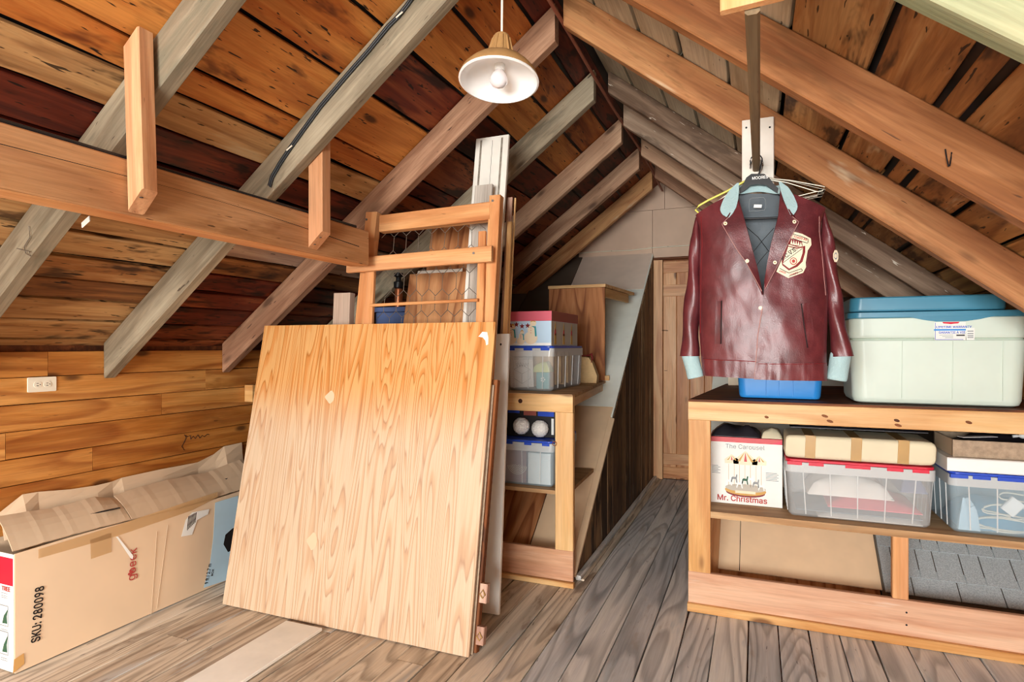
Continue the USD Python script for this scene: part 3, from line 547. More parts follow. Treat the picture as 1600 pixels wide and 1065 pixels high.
solo('pencil_scribble', 'dark handwritten scribble on the plank knee wall above the carton', 'scribble', tube([atX(u, v, XL + .0012) for u, v in sc], .0016, 5), M['ink'])

# ------------------------------------------------------------------ big carton on the left
X1, X0, Y0c, Y1c, ZT = -2.62, -2.852, 1.40, 2.60, .455
cx = thing('carton', 'long worn tan cardboard carton with raised flaps against the plank wall', 'box', ((X0 + X1) / 2, 2.0, 0))
def face_grid(f, R, C): return A([[f(r / (R - 1), c / (C - 1)) for c in range(C)] for r in range(R)])
def fface(r, c):                       # front wall, a little bulged and leaning
    y = Y0c + (Y1c - Y0c) * c; z = ZT * (1 - r); return (X1 + .003 * math.sin(math.pi * r) * math.sin(math.pi * c) + .0012 * math.sin(9 * c + 2 * r), y, z + .004 + .006 * math.sin(7 * c) * (1 - r))
part(cx, 'front_wall', sheet(face_grid(fface, 10, 24), .006), M['card'], smooth=40)
part(cx, 'back_wall', cbox((X0, Y0c, .004), (X0 + .006, Y1c, ZT + .02)), M['card_inner'])
part(cx, 'end_wall', cbox((X0 + .006, Y0c - .001, .004), (X1 - .002, Y0c + .005, ZT)), M['white'], label='white printed end')
part(cx, 'end_wall', cbox((X0 + .006, Y1c - .006, .004), (X1 - .004, Y1c, ZT)), M['card'])
part(cx, 'bottom', cbox((X0 + .006, Y0c + .005, .002), (X1 - .006, Y1c - .006, .008)), M['card_inner'])
# top flaps: creased, the front one in two torn halves
FL = []
def flap(edge_px, X, y0, y1, n, lift, name, tone=None):
    yy = np.linspace(y0, y1, n); E = A([atX(u, v, X) for u, v in edge_px]); o = np.argsort(E[:, 1]); E = E[o]
    P = []
    for r in range(6):
        row = []
        for i, y in enumerate(yy):
            z1 = np.interp(y, E[:, 1], E[:, 2]); s = r / 5; cre = (.0018 if i % 5 == 0 else 0.0)
            a = A([X1 + .002, y, ZT + .012 + .006 * math.sin(5 * y)]); b = A([X, y + .02, z1]); p = a * (1 - s) + b * s; p[2] += lift * math.sin(math.pi * s) + cre; row.append(p)
        P.append(row)
    FL.append(part(cx, name, sheet(P, .005), M['card_inner'], tone=tone))
flap([(0, 806), (40, 800), (76, 795), (140, 777), (172, 780), (190, 800)], -2.76, 1.395, 1.86, 22, .012, 'top_flap')
flap([(170, 776), (200, 765), (250, 752), (320, 738), (345, 728), (378, 716)], -2.77, 1.865, 2.60, 28, .010, 'top_flap')
E_ = [(0, 800), (35, 772), (60, 768), (110, 764), (150, 758), (176, 752), (190, 746), (250, 733), (310, 722), (335, 709), (350, 697), (378, 691)]
P = []
for r in range(5):
    row = []
    for i, (u, v) in enumerate(E_):
        b = atX(u, v, -2.846); a = A([-2.815 + .012 * math.sin(i * 1.3), b[1], ZT + .01]); s = r / 4; p = a * (1 - s) + b * s; p[0] += .012 * math.sin(math.pi * s) * math.sin(i * 2.1); row.append(p)
    P.append(row)
part(cx, 'back_flap', sheet(P, .005), M['card'])
hn = board(on(134, 804, (0, 0, 1), .522), on(187, 793, (0, 0, 1), .522), (1, 0, 0), .014, .004, .001)[0]; part(FL[0], 'handle', hn, M['black'], label='black plastic carry handle')
hn = board(on(352, 748, (0, 0, 1), .525), on(376, 736, (0, 0, 1), .525), (1, 0, 0), .014, .004, .001)[0]; part(FL[1], 'handle', hn, M['black'], label='black plastic carry handle')
FX = X1 + .0108
def onbox(u, v): return atX(u, v, FX)
def band(pts_px, name, mat, off=.0, **k):
    p = A([atX(u, v, FX) for u, v in pts_px]); part(cx, name, prism(Polygon(p[:, 1:]), (FX + off, 0, 0), (0, 1, 0), (0, 0, 1), .0006), mat, **k)
band([(60, 858), (180, 821), (300, 781), (340, 768), (340, 776), (300, 797), (180, 838), (60, 872)], 'sealing_tape', M['tape_clear'], label='glossy amber tape along the top edge')
band([(141, 843), (174, 832), (174, 862), (142, 873)], 'sealing_tape', M['tape_clear'])
band([(20, 1052), (38, 1036), (37, 1020), (22, 1030)], 'sealing_tape', M['tape'])
band([(336, 785), (345, 782), (372, 774), (372, 900), (318, 918), (328, 880), (333, 840)], 'picture_label', M['label_blue'], .0003, label='pale blue printed label')
band([(283, 838), (290, 812), (300, 800), (327, 795), (325, 803), (308, 812), (300, 835)], 'torn_sticker', M['paper'], .0003, label='torn white barcode sticker')
for k in range(7): band([(294 + 2 * k, 806 - k), (295 + 2 * k, 806 - k), (293 + 2 * k, 828 - 2 * k), (292 + 2 * k, 828 - 2 * k)], 'barcode_line', M['ink'], .0008)
band([(181, 838), (184, 838), (208, 868), (207, 873), (204, 872)], 'tape_curl', M['white'], .001)
for uv in ((263, 820, 3), (246, 830, 3)):
    u, v, _ = uv; p = [atX(u - 1, v, FX), atX(u - 18 if u > 250 else u - 10, v + 130, FX)]
    part(cx, 'crease', tube([p[0], (p[0] + p[1]) / 2 + A([.001, 0, 0]), p[1]], .0012, 5), M['card_inner'])
sy = A([0, .09, 1])
part(cx, 'lettering', text('SKU: 280098', .031, (FX + .0006, 1.482, .092), (0, .07, 1), (0, -1, .07), .0008, True, .78), M['ink'], label='black stencilled stock number')
part(cx, 'lettering', text('goeek', .038, (FX + .0006, 1.872, .192), (0, .06, 1), (0, -1, .06), .0008, False, .95), M['ink_red'], label='red outlined lettering')
for k in range(5): part(cx, 'berry', prism(ell(0, 0, .006, .006, 8), (FX + .0012, 1.853 - .012 * (k % 2) + .003 * k, .222 + .006 * k), (0, 1, 0), (0, 0, 1), .0006), M['ink_red'])
part(cx, 'lettering', text('9 ft / 2.7 m', .020, (FX + .0012, 2.262, .03), (0, .22, 1), (0, -1, .22), .0006, True, .7), M['ink'], label='small size print')
part(cx, 'lettering', text('BOX', .012, (FX + .0012, 2.292, .06), (0, .22, 1), (0, -1, .22), .0006, True), M['ink'])
band([(371, 820), (371, 855), (356, 862), (349, 850), (352, 835), (362, 826)], 'print', M['ink'], .001)
ye = Y0c - .0012
def endp(pts, mat, nm='print', off=0.0): part(cx, nm, prism(Polygon(pts), (0, ye - off, 0), (1, 0, 0), (0, 0, 1), .0005), mat)
endp([(-2.84, .335), (X1 - .006, .335), (X1 - .006, .44), (-2.84, .44)], M['red'], 'red_band')
for z0, z1 in ((.175, .255), (.065, .155)):
    endp([(-2.72, z0), (X1 - .035, z0), (X1 - .035, z1), (-2.72, z1)], M['ink_grey'], 'print_frame'); endp([(-2.717, z0 + .003), (X1 - .038, z0 + .003), (X1 - .038, z1 - .003), (-2.717, z1 - .003)], M['paper'], 'print_panel', .0004)
    endp([(-2.69, z0 + .01), (-2.66, z0 + .012), (X1 - .042, z0 + .04), (-2.655, z1 - .012), (-2.68, z0 + .04)], M['ink_green'], 'tree_print', .0008)
part(cx, 'lettering', text('TREE', .016, (-2.695, ye - .0012, .312), (1, 0, 0), (0, 0, 1), .0005, True), M['ink_red'])
for z in (.30, .29, .283, .16, .05, .042): endp([(-2.70, z), (X1 - .04, z), (X1 - .04, z + .002), (-2.70, z + .002)], M['ink_grey'], 'small_print')
V = []
for k in range(160):
    y = rng.uniform(1.62, 2.55); p = A([rng.uniform(-2.805, -2.775), y, .47 + rng.uniform(0, .05)]); d = unit([rng.uniform(-1, 1), rng.uniform(-1, 1), rng.uniform(.1, .8)]); V.append(tube([p, p + d * .03], [.0018, .0006], 4))
solo('artificial_tree', 'green artificial tree needles poking out of the long carton', 'tree', join(*V), M['green_needles'], kind='stuff')

# white painted board lying on the floor
m, fr = board((-1.852, 1.30, .0085), (-1.862, 2.118, .0085), (1, 0, 0), .20, .014, .002)
solo('floor_board_loose', 'flat white painted board lying on the floor in front of the plywood', 'board', m, M['white_worn'], fr)

# ------------------------------------------------------------------ the leaning stack
def lean(name, label, x0, x1, yb, slope, L, th, mat, cat='board', xtop=0.0, ch=.002, z0=.002, wob=0.0, tone=None, off=None):
    d = unit([xtop / L, slope, 1]); c = A([(x0 + x1) / 2, yb, z0])
    m, fr = board(c, c + d * L, (1, 0, 0), x1 - x0, th, ch, 1 if not wob else 6, wob)
    if off is not None: fr.off = A(off, float)
    return solo(name, label, cat, m, mat, fr, tone=tone), d
ply, d = lean('plywood_sheet', 'big amber fir plywood sheet leaning in front of the stack', -2.395, -1.067, 2.166, .199, 1.382, .016, M['plywood'], off=(0, 3.1, .4))
ntop = unit([0, -1, .199])
P0 = A([-1.115, 2.166 + .199 * 1.29, 1.29 + .002]) + ntop * .0082
part(ply, 'paint_patch', prism([(-.03, 0), (-.012, .022), (.012, .02), (.02, -.005), (.022, -.035), (.012, -.04), (.006, -.018), (-.008, -.004)], P0, (1, 0, 0), d, .0005), M['white_worn'], label='torn pale label scrap')
for u, v, w, h in ((487, 845, .052, .075), (515, 620, .05, .06)):
    p = on(u, v, ntop, ntop @ (A([-1.7, 2.166, .002]) + ntop * .0084)); q = [(w * (math.cos(a) + .15 * math.cos(3 * a)) * .5, h * (math.sin(a) + .2 * math.sin(2 * a)) * .5) for a in np.linspace(0, 2 * math.pi, 18)[:-1]]
    part(ply, 'veneer_patch', prism(q, p, (1, 0, 0), d, .0003), M['card'])
lean('hardboard_sheet', 'thin grey hardboard sheet just behind the amber plywood', -2.36, -1.062, 2.188, .199, 1.10, .006, M['card_grey'])
dd, d = lean('folding_table_top', 'dark brown table top with two edge catches behind the plywood', -2.30, -1.052, 2.213, .199, 1.12, .030, M['dark_wood'])
for z, hh in ((.235, .075), (.075, .07)):
    c = A([-1.036, 2.213 + .199 * z - .015, z]); m, fr = board(c - d * hh / 2, c + d * hh / 2, (1, 0, 0), .034, .03, .003); part(dd, 'edge_block', m, M['pink_plank'], fr)
    part(dd, 'catch', tube([c + A([.0, -.018, -.015]), c + A([.012, -.022, 0]), c + A([.0, -.018, .018]), c + A([-.012, -.020, 0]), c + A([.0, -.018, -.015])], .003, 6), M['brass'])
wp, d = lean('white_plank', 'long white painted plank leaning at the right of the stack', -1.235, -1.105, 2.56, .132, 1.32, .02, M['white_paint'], xtop=-.02)
part(wp, 'nail_hole', lathe([(.006, 0), (.006, .001)], 8, (0, 0, 0)) if False else prism(ell(0, 0, .005, .006, 8), A([-1.165, 2.56 + .132 * 1.26 - .0106, 1.26]), (1, 0, 0), d, .0004), M['ink'])
# garden gate frame of pale batons with chicken wire
FN, FD, FS = A([0, 1, -.1]), 2.365, .1
F = lambda u, v, o=0.0: on(u, v, FN, FD) + unit([0, -1, .1]) * o
fd = unit([0, .1, 1])
fg = thing('wire_gate', 'pale batten gate with chicken wire standing behind the plywood', 'gate', (-1.48, FD, 0))
def stile(xb, xt, zt, w, t, name, dy=0.0, zb=.004):
    b = A([xb, FD + FS * zb + dy, zb]); e = A([xt, FD + FS * zt + dy, zt]); m, fr = board(b, e, (1, 0, 0), w, t, .003); part(fg, name, m, M['pine_frame'], fr)
def stile2(top, low, w, t, name, off):
    e, q = F(*top, off), F(*low, off); b = q + (e - q) * ((.003 - q[2]) / (e[2] - q[2])); m, fr = board(b, e, (1, 0, 0), w, t, .003); part(fg, name, m, M['pine_frame'], fr)
stile2((584, 333), (567, 505), .066, .045, 'stile', 0.0); stile2((776, 307), (765, 505), .056, .045, 'stile', 0.0)
stile2((588, 381), (583, 505), .050, .022, 'inner_batten', .036); stile2((759, 365), (755, 505), .036, .020, 'inner_batten', .035)
def rail(l, r, w, t, name, off): a, b = F(*l, off), F(*r, off); m, fr = board(a, b, fd, w, t, .003); part(fg, name, m, M['pine_frame'], fr)
rail((597, 351), (768, 331), .085, .045, 'rail', .002); rail((557, 420), (779, 402), .072, .022, 'rail', .070); rail((590, 480), (756, 472), .014, .014, 'dowel', .060)
for u, v, o in ((577, 345, .024), (773, 316, .024), (578, 417, .083), (752, 402, .083)): part(fg, 'screw', prism(ell(0, 0, .006, .006, 10), F(u, v, o), (1, 0, 0), fd, .001), M['steel'])
cols = [(608, 642), (632, 660), (665, 690), (703, 722), (745, 0)]
W = []; px0, px1 = F(600, 400)[0], F(752, 380)[0]
hx, hz = .0725, .066
for r in range(12):
    z0 = 1.90 - r * hz * 1.55
    for c in range(-1, 11):
        xa = px0 + (c + (.5 if r % 2 else 0)) * hx
        if not (px0 - .02 < xa < px1 + .02): continue
        Q = lambda x, z: A([x + rng.uniform(-.003, .003), FD + FS * z + .024, z])
        if z0 < .9: continue
        W.append(tube([Q(xa, z0), Q(xa, z0 - hz)], .0016, 4)); W.append(tube([Q(xa, z0 - hz), Q(xa - hx * .5, z0 - hz * 1.5)], .0016, 4)); W.append(tube([Q(xa, z0 - hz), Q(xa + hx * .5, z0 - hz * 1.5)], .0016, 4))
part(fg, 'chicken_wire', join(*W), M['wire'])
lean('grey_board', 'weathered grey board with a rounded top behind the wire frame', -1.318, -1.222, 2.43, .155, 2.085, .018, M['grey_plank'])
gp, d = lean('grooved_board', 'tall white board with two dark grooves, tallest piece of the stack', -1.365, -1.178, 2.475, .165, 2.37, .02, M['white_worn'])
for x in (-1.333, -1.214):
    b = A([x, 2.475 + .165 * 1.0 - .0102, 1.002]); part(gp, 'groove', board(b, b + d * 1.345, (1, 0, 0), .011, .002, .0005)[0], M['groove'])
b = A([-1.268, 2.475 + .165 - .0102, 1.0]); part(gp, 'joint', board(b, b + d * 1.34, (1, 0, 0), .002, .001, .0003)[0], M['ink'])
m, fr = board((-1.205, 2.66, .002), (-1.178, 2.87, 2.02), (1, 0, 0), .028, .012, .002); solo('thin_batten', 'rough brown batten beside the white grooved board', 'batten', m, M['pink_plank'], fr)
m, fr = board((-1.182, 2.69, .002), (-1.157, 2.89, 2.02), (1, 0, 0), .008, .012, .002); solo('thin_batten', 'slim pale batten at the right edge of the stack, next to the brown batten', 'batten', m, M['pine'], fr)
m, fr = board((-1.170, 2.645, .002), (-1.155, 2.81, 1.88), (1, 0, 0), .024, .02, .002); solo('thin_batten', 'light square batten between the frame and the snowman box', 'batten', m, M['pine'], fr)
# scrap plywood and other bits seen through the wire
bp, d = lean('scrap_plywood', 'brown plywood offcut with a white painted band seen through the chicken wire', -1.80, -1.425, 2.50, .245, 1.70, .014, M['brown_ply'])
b = A([-1.60, 2.50 + .245 * 1.66 - .0075, 1.655]); m = board(b - A([.15, 0, 0]), b + A([.13, 0, 0]), (0, .245, 1), .035, .0008, .0002)[0]; part(bp, 'painted_band', m, M['white_worn'])
lean('scrap_plywood', 'taller brown plywood offcut behind the one with the white band', -1.75, -1.41, 2.56, .245, 2.00, .014, M['brown_ply'], xtop=.02)
lean('scrap_plywood', 'slanted brown plywood offcut at the left behind the chicken wire', -2.24, -2.02, 3.36, .15, .76, .014, M['brown_ply'], xtop=.24, z0=1.009)
lean('grey_stub', 'short weathered plank end standing left of the wire frame', -2.175, -2.065, 2.66, .05, 1.545, .045, M['pink_plank'], wob=.003)

# ------------------------------------------------------------------ the two pine shelf units either side of the passage
def slab(parent, name, pts, z0, z1, mat, fr=None, **k):
    p = Polygon(pts); m = prism(p, (0, 0, z0), (1, 0, 0), (0, 1, 0), z1 - z0); return part(parent, name, m, mat, fr or Fr(), **k)
def plank(parent, name, a, b, wd, w, t, mat, ch=.003, **k):
    m, fr = board(a, b, wd, w, t, ch); return part(parent, name, m, M[mat], fr, **k)
ls = thing('storage_shelf', 'open pine shelf unit left of the passage, half hidden by the stack', 'shelf', (-1.5, 3.5, 0))
plank(ls, 'top_rail', (-2.30, 3.005, .952), (-.877, 3.005, .952), (0, 0, 1), .092, .034, 'pine')
part(ls, 'knot_hole', lathe([(.012, 0), (.011, .002), (.004, .001)], 12, (0, 0, 0)) if False else prism(ell(0, 0, .012, .012, 12), (-1.168, 2.9878, .958), (1, 0, 0), (0, 0, 1), .0006), M['dark_wood'])
for x in (-.926, -2.25): plank(ls, 'post', (x, 3.010, .188), (x, 3.010, .905), (1, 0, 0), .098, .034, 'pine')
plank(ls, 'base_board', (-2.30, 3.005, .108), (-.877, 3.005, .108), (0, 0, 1), .158, .026, 'base_pine')
plank(ls, 'foot_strip', (-2.30, 2.988, .014), (-.870, 2.988, .014), (0, 0, 1), .026, .03, 'pine')
slab(ls, 'top_board', [(-2.30, 2.99), (-.880, 2.99), (-1.012, 4.29), (-2.30, 4.29)], .985, 1.0, M['shelf_ply'])
plank(ls, 'side_rail', (-.905, 3.03, .955), (-1.030, 4.23, .955), (0, 0, 1), .05, .024, 'pine')
slab(ls, 'middle_board', [(-2.30, 2.998), (-.905, 2.998), (-.93, 3.62), (-2.30, 3.62)], .474, .494, M['shelf_ply'])
part(ls, 'screw_eye', tube([(-.975 + .011 * math.cos(a), 2.985, .742 + .011 * math.sin(a)) for a in np.linspace(0, 6.28, 14)], .002, 6), M['copper'])
us = thing('upright_cabinet', 'upright plywood cabinet end with a cap board standing on the left shelf', 'cabinet', (-1.23, 4.3, 1.0))
plank(us, 'side_panel', (-1.235, 4.307, 1.002), (-1.235, 4.307, 1.682), (1, 0, 0), .43, .016, 'brown_ply')
slab(us, 'cap_board', [(-1.455, 4.298), (-1.015, 4.298), (-.955, 5.10), (-1.455, 5.16)], 1.684, 1.706, M['pine'])
plank(us, 'cleat', (-1.032, 4.32, 1.645), (-.985, 4.95, 1.645), (0, 0, 1), .07, .02, 'pine'); plank(us, 'cleat', (-1.03, 4.315, 1.02), (-.99, 4.315, 1.02), (0, 0, 1), .036, .02, 'pine')

rs = thing('storage_shelf', 'open pine shelf unit right of the passage, with a corner post', 'shelf', (.4, 3.5, 0))
plank(rs, 'top_rail', (-.297, 2.967, .946), (1.18, 2.967, .946), (0, 0, 1), .088, .034, 'pine')
plank(rs, 'post', (-.247, 2.971, .186), (-.247, 2.971, .902), (1, 0, 0), .10, .04, 'pine'); plank(rs, 'post', (.565, 2.975, .186), (.565, 2.975, .447), (1, 0, 0), .058, .04, 'pine_frame')
plank(rs, 'base_board', (-.297, 2.963, .110), (1.18, 2.963, .110), (0, 0, 1), .150, .026, 'base_pine'); plank(rs, 'foot_strip', (-.300, 2.945, .020), (1.18, 2.945, .020), (0, 0, 1), .038, .03, 'pine')
slab(rs, 'top_board', [(-.296, 2.952), (1.18, 2.952), (1.18, 4.29), (-.185, 4.29)], .984, .999, M['dark_wood'])
slab(rs, 'middle_board', [(-.197, 2.952), (1.18, 2.952), (1.18, 3.62), (-.25, 3.62), (-.25, 2.992), (-.197, 2.992)], .447, .477, M['shelf_ply'])
plank(rs, 'end_panel', (-.2865, 3.30, .19), (-.2865, 3.30, .90), (0, 1, 0), .60, .008, 'brown_ply') if False else None
for x, z in ((.045, .930), (.28, .945), (.30, .923), (.55, .938), (.555, .918), (.80, .942)):
    part(rs, 'knot', prism(ell(0, 0, rng.uniform(.008, .014), .006, 10), (x, 2.9495, z), (1, rng.uniform(-.5, .5) * 0, -.3), (.3, 0, 1), .0006), M['dark_wood'])
for x, z in ((.585, .135), (.585, .083)): part(rs, 'screw', prism(ell(0, 0, .004, .004, 8), (x, 2.9495, z), (1, 0, 0), (0, 0, 1), .0006), M['black'])

# ------------------------------------------------------------------ bins
def bin_(name, label, x0, x1, y0, y1, z0, z1, body, lidmat, tap=.93, nrib=4, teeth=(.1, .28, .5, .72, .9), tw=.06, lid=True, group=None):
    b = thing(name, label, 'storage bin', ((x0 + x1) / 2, (y0 + y1) / 2, z0)); c = A([(x0 + x1) / 2, (y0 + y1) / 2])
    def ring(z, s, ins, r=.03, seg=4):
        hx, hy = (x1 - x0) / 2 * s - ins, (y1 - y0) / 2 * s - ins; P = []; r = max(r - ins, .004)
        for q, (sx, sy) in enumerate(((1, 1), (-1, 1), (-1, -1), (1, -1))):
            for i in range(seg + 1):
                a = (q + i / seg) * math.pi / 2; P.append((c[0] + sx * (hx - r) + r * math.cos(a), c[1] + sy * (hy - r) + r * math.sin(a), z))
        return A(P)
    zt = z1 - .012
    bd = part(b, 'body', ring_sweep([ring(z0 + .001, tap, .012), ring(z0 + .012, tap, 0), ring(zt, .985, 0), ring(zt, .985, .003), ring(z0 + .013, tap, .003), ring(z0 + .004, tap, .012)]), body, smooth=30)
    part(b, 'rim', ring_sweep([ring(zt - .045, .985, -.002), ring(zt - .045, 1.0, 0), ring(zt, 1.0, 0), ring(zt, .985, -.002)]), M['clear_rib'], smooth=30)
    for k in range(nrib):
        s = (k + .7) / (nrib + .4); xa = x0 + (x1 - x0) * s; xb = c[0] + (xa - c[0]) * tap; ya = y0 + (y1 - y0) * .0075 - .001; yb = c[1] + (y0 - c[1]) * tap - .001
        part(bd, 'rib', board((xb, yb, z0 + .015), (xa, ya, zt - .045), (1, 0, 0), .005, .004, .001)[0], M['clear_rib'])
        sy = y0 + (y1 - y0) * s
        for X, sg in ((x1, 1), (x0, -1)):
            part(bd, 'rib', board((c[0] + (X - c[0]) * tap + sg * .001, c[1] + (sy - c[1]) * tap, z0 + .015), (c[0] + (X - c[0]) * .985 + sg * .001, sy, zt - .045), (0, 1, 0), .006, .004, .001)[0], M['clear_rib'])
    if lid:
        ld = part(b, 'lid', rbox((x0 + .004, y0 + .004, zt + .001), (x1 - .004, y1 - .004, z1), .03), lidmat)
        for t in teeth: part(ld, 'lid_tooth', cbox((x0 + (x1 - x0) * t - tw / 2 * (1.6 if t == .5 else 1), y0 - .003, zt - .012), (x0 + (x1 - x0) * t + tw / 2 * (1.6 if t == .5 else 1), y0 + .02, zt + .004), .001), lidmat)
    return b
def heap(x0, x1, y0, y1, z, h, seed, amp=1.0, n=14):
    """A soft folded heap: top surface from noise, closed below."""
    P = []
    for r in range(n):
        row = []
        for c in range(n):
            s, t = r / (n - 1), c / (n - 1); e = min(s, 1 - s, t, 1 - t) * 4; e = min(1, e) ** .6
            row.append((x0 + (x1 - x0) * t, y0 + (y1 - y0) * s, z + .004 + h * e * (.55 + .45 * amp * meshkit.noise(A([t * 4, s * 4, seed]), seed))))
        P.append(row)
    P = A(P); v, f = sheet(P, .003, (0, 0, 1)); v = v.copy(); v[n * n:, 2] = z; return v, f

# right shelf, middle board
bin_('clear_bin', 'clear storage bin with red lid teeth in the middle of the right shelf', .122, .705, 3.00, 3.40, .478, .738, M['clear_bin'], M['red'], .945, 5, (.07, .22, .5, .74, .9))
solo('folded_cloth', 'white folded cloth inside the clear bin with red lid teeth', 'cloth', heap(.22, .56, 3.05, 3.35, .575, .10, 3), M['cloth_white'], smooth=50)
solo('folded_cloth', 'bright pink folded cloth inside the clear bin with red lid teeth', 'cloth', heap(.30, .66, 3.03, 3.36, .53, .04, 5), M['cloth_pink'], smooth=50)
solo('folded_cloth', 'slate blue folded cloth inside the clear bin with red lid teeth', 'cloth', heap(.17, .66, 3.03, 3.36, .505, .035, 8, .4), M['cloth_slate'], smooth=50)
solo('folded_cloth', 'white bottom cloth lowest inside the clear bin with red lid teeth', 'cloth', heap(.26, .66, 3.028, 3.36, .482, .028, 9, .3), M['cloth_white'], smooth=50)
solo('folded_cloth', 'small purple folded cloth at the upper right inside the red-toothed bin', 'cloth', heap(.58, .68, 3.03, 3.3, .62, .06, 4), M['bin_slate'], smooth=50)
bin_('clear_bin', 'clear bluish storage bin with blue lid teeth at the right end of the right shelf', .745, 1.165, 2.99, 3.40, .478, .730, M['clear_bin_blue'], M['lid_blue'], .945, 4, (.08, .26, .5, .74, .92))
solo('folded_cloth', 'blue bedding folded inside the bluish bin with blue lid teeth', 'cloth', heap(.80, 1.13, 3.06, 3.36, .482, .17, 12, .3), M['cloth_blue'], smooth=50)
for k, lab in enumerate(('white cable coil at the bottom front of the bluish bin', 'white cable looped halfway up the bluish bin', 'white cable loop near the top of the bluish bin')):
    zz = (.515, .575, .635)[k]; pts = []
    for i in range(70):
        a = i * .28; rr = (.10, .085, .06)[k] * (1 + .12 * math.sin(i * .61 + k)); pts.append((.955 + .02 * k + rr * math.cos(a) * 1.1, 3.045 - .012 * k + .012 + .006 * math.sin(i * .37), zz + rr * .28 * math.sin(a) + .004 * math.sin(i * .9)))
    solo('cable_coil', lab, 'cable', tube(pts[: (70, 40, 24)[k]], .0035, 6), M['cable_white'], smooth=True)
solo('plug_adapter', 'white square plug adapter tilted inside the bluish bin', 'adapter', board((.945, 3.018, .575), (.985, 3.018, .625), (1, 0, -.8), .055, .02, .004)[0], M['white'])
solo('folded_cloth', 'pale blue face cloth at the left inside the bluish bin', 'cloth', heap(.785, .86, 3.025, 3.05, .485, .14, 6), M['label_blue'], smooth=50)

# carousel carton
cbx = thing('carousel_box', 'white picture carton printed with a carousel at the left of the right shelf', 'box', (-.05, 3.2, .478))
CX0, CX1, CY, CZ0, CZ1 = -.212, .117, 3.13, .4785, .803
part(cbx, 'carton', cbox((CX0, CY, CZ0), (CX1, CY + .24, CZ1), .002), M['paper'])
cw = CX1 - CX0
def cprint(pts, mat, nm='print', off=.0008):
    p = Polygon([(CX0 + cw * a, CZ0 + (CZ1 - CZ0) * b) for a, b in pts]).buffer(0); part(cbx, nm, prism(p, (0, CY, 0), (1, 0, 0), (0, 0, 1), off), mat)
cprint([(0, .93), (1, .93), (1, 1), (0, 1)], M['red_soft'], 'red_band'); part(cbx, 'red_top', cbox((CX0 - .0005, CY - .0004, CZ1), (CX1 + .0005, CY + .24, CZ1 + .002), .0005), M['red_soft'])
cprint([(.86, .935), (.99, .94), (.99, .985), (.93, .96)], M['cloth_pink'], 'glare_strip', .0012)
e2 = lambda cx_, cy_, rx, ry: ell(cx_, cy_, rx, ry, 24)
cprint(e2(.50, .185, .27, .07), M['darkred'], 'carousel_base'); cprint(e2(.50, .215, .285, .075), M['gold'], 'carousel_rim', .001); cprint([(.36, .17), (.64, .17), (.64, .21), (.36, .21)], M['cream'], 'name_plate', .0014); cprint(e2(.50, .25, .28, .06), M['gift_grey'], 'carousel_deck', .0012)
for cxx, wd, zb, zt in ((.5, .17, .60, .81), (.31, .10, .61, .75), (.69, .10, .61, .75)):
    cprint([(cxx - wd, zb + .06), (cxx, zt), (cxx + wd, zb + .06), (cxx + wd * .95, zb), (cxx - wd * .95, zb)], M['cream'], 'canopy', .0010)
    for k in range(-2, 3, 2): cprint([(cxx + wd * .28 * k - wd * .1, zb + .05), (cxx + wd * .03 * k, zt - .02), (cxx + wd * .28 * k + wd * .14, zb + .05)], M['gold'] if k else M['red_soft'], 'canopy_stripe', .0013)
for k in range(7):
    a = .27 + .075 * k; b = .32 + .05 * math.sin(k * 1.9) + (.06 if k == 3 else 0); mt = M['ink_grey'] if k % 2 else M['white']
    cprint([(a - .002, .27), (a + .002, .27), (a + .002, .60), (a - .002, .60)], M['gold'], 'pole', .0012)
    cprint([(a - .035, b + .03), (a - .02, b + .045), (a + .02, b + .04), (a + .032, b + .085), (a + .045, b + .075), (a + .038, b + .02), (a + .045, b - .045), (a + .03, b - .04), (a + .02, b + .01), (a - .02, b + .01), (a - .035, b - .045), (a - .045, b - .03)], mt if k != 3 else M['ink_green'], 'horse', .0016)
part(cbx, 'lettering', text('The Carousel', .021, (CX0 + cw * .22, CY - .0008, CZ0 + .272), (1, 0, 0), (0, 0, 1), .0006, False, .98), M['ink_grey'], label='pale grey title lettering')
part(cbx, 'lettering', text('Mr. Christmas', .026, (CX0 + cw * .10, CY - .0008, CZ0 + .015), (1, 0, 0), (0, 0, 1), .0006, True, .98), M['ink_red'], label='dark red lettering')
for k in range(6):
    cprint([(.03, .56 - .022 * k), (.12 + .03 * (k % 2), .56 - .022 * k), (.12 + .03 * (k % 2), .568 - .022 * k), (.03, .568 - .022 * k)], M['ink_grey'], 'small_print')
    cprint([(.78, .50 - .022 * k), (.93 + .02 * (k % 2), .50 - .022 * k), (.93 + .02 * (k % 2), .508 - .022 * k), (.78, .508 - .022 * k)], M['ink_grey'], 'small_print')
solo('plastic_bag', 'crumpled black plastic bag lying on the carousel carton', 'bag', heap(-.205, .02, 3.14, 3.36, .806, .055, 21), M['black_cloth'], smooth=50)
solo('folded_cloth', 'crumpled cream cloth between the black bag and the wrapped parcel', 'cloth', heap(.025, .118, 3.14, 3.34, .806, .05, 23), M['parcel'], smooth=50)
solo('plastic_bag', 'flat black bag lying on top of the wrapped parcel', 'bag', heap(.15, .70, 3.12, 3.36, .868, .022, 27), M['black_cloth'], smooth=50)
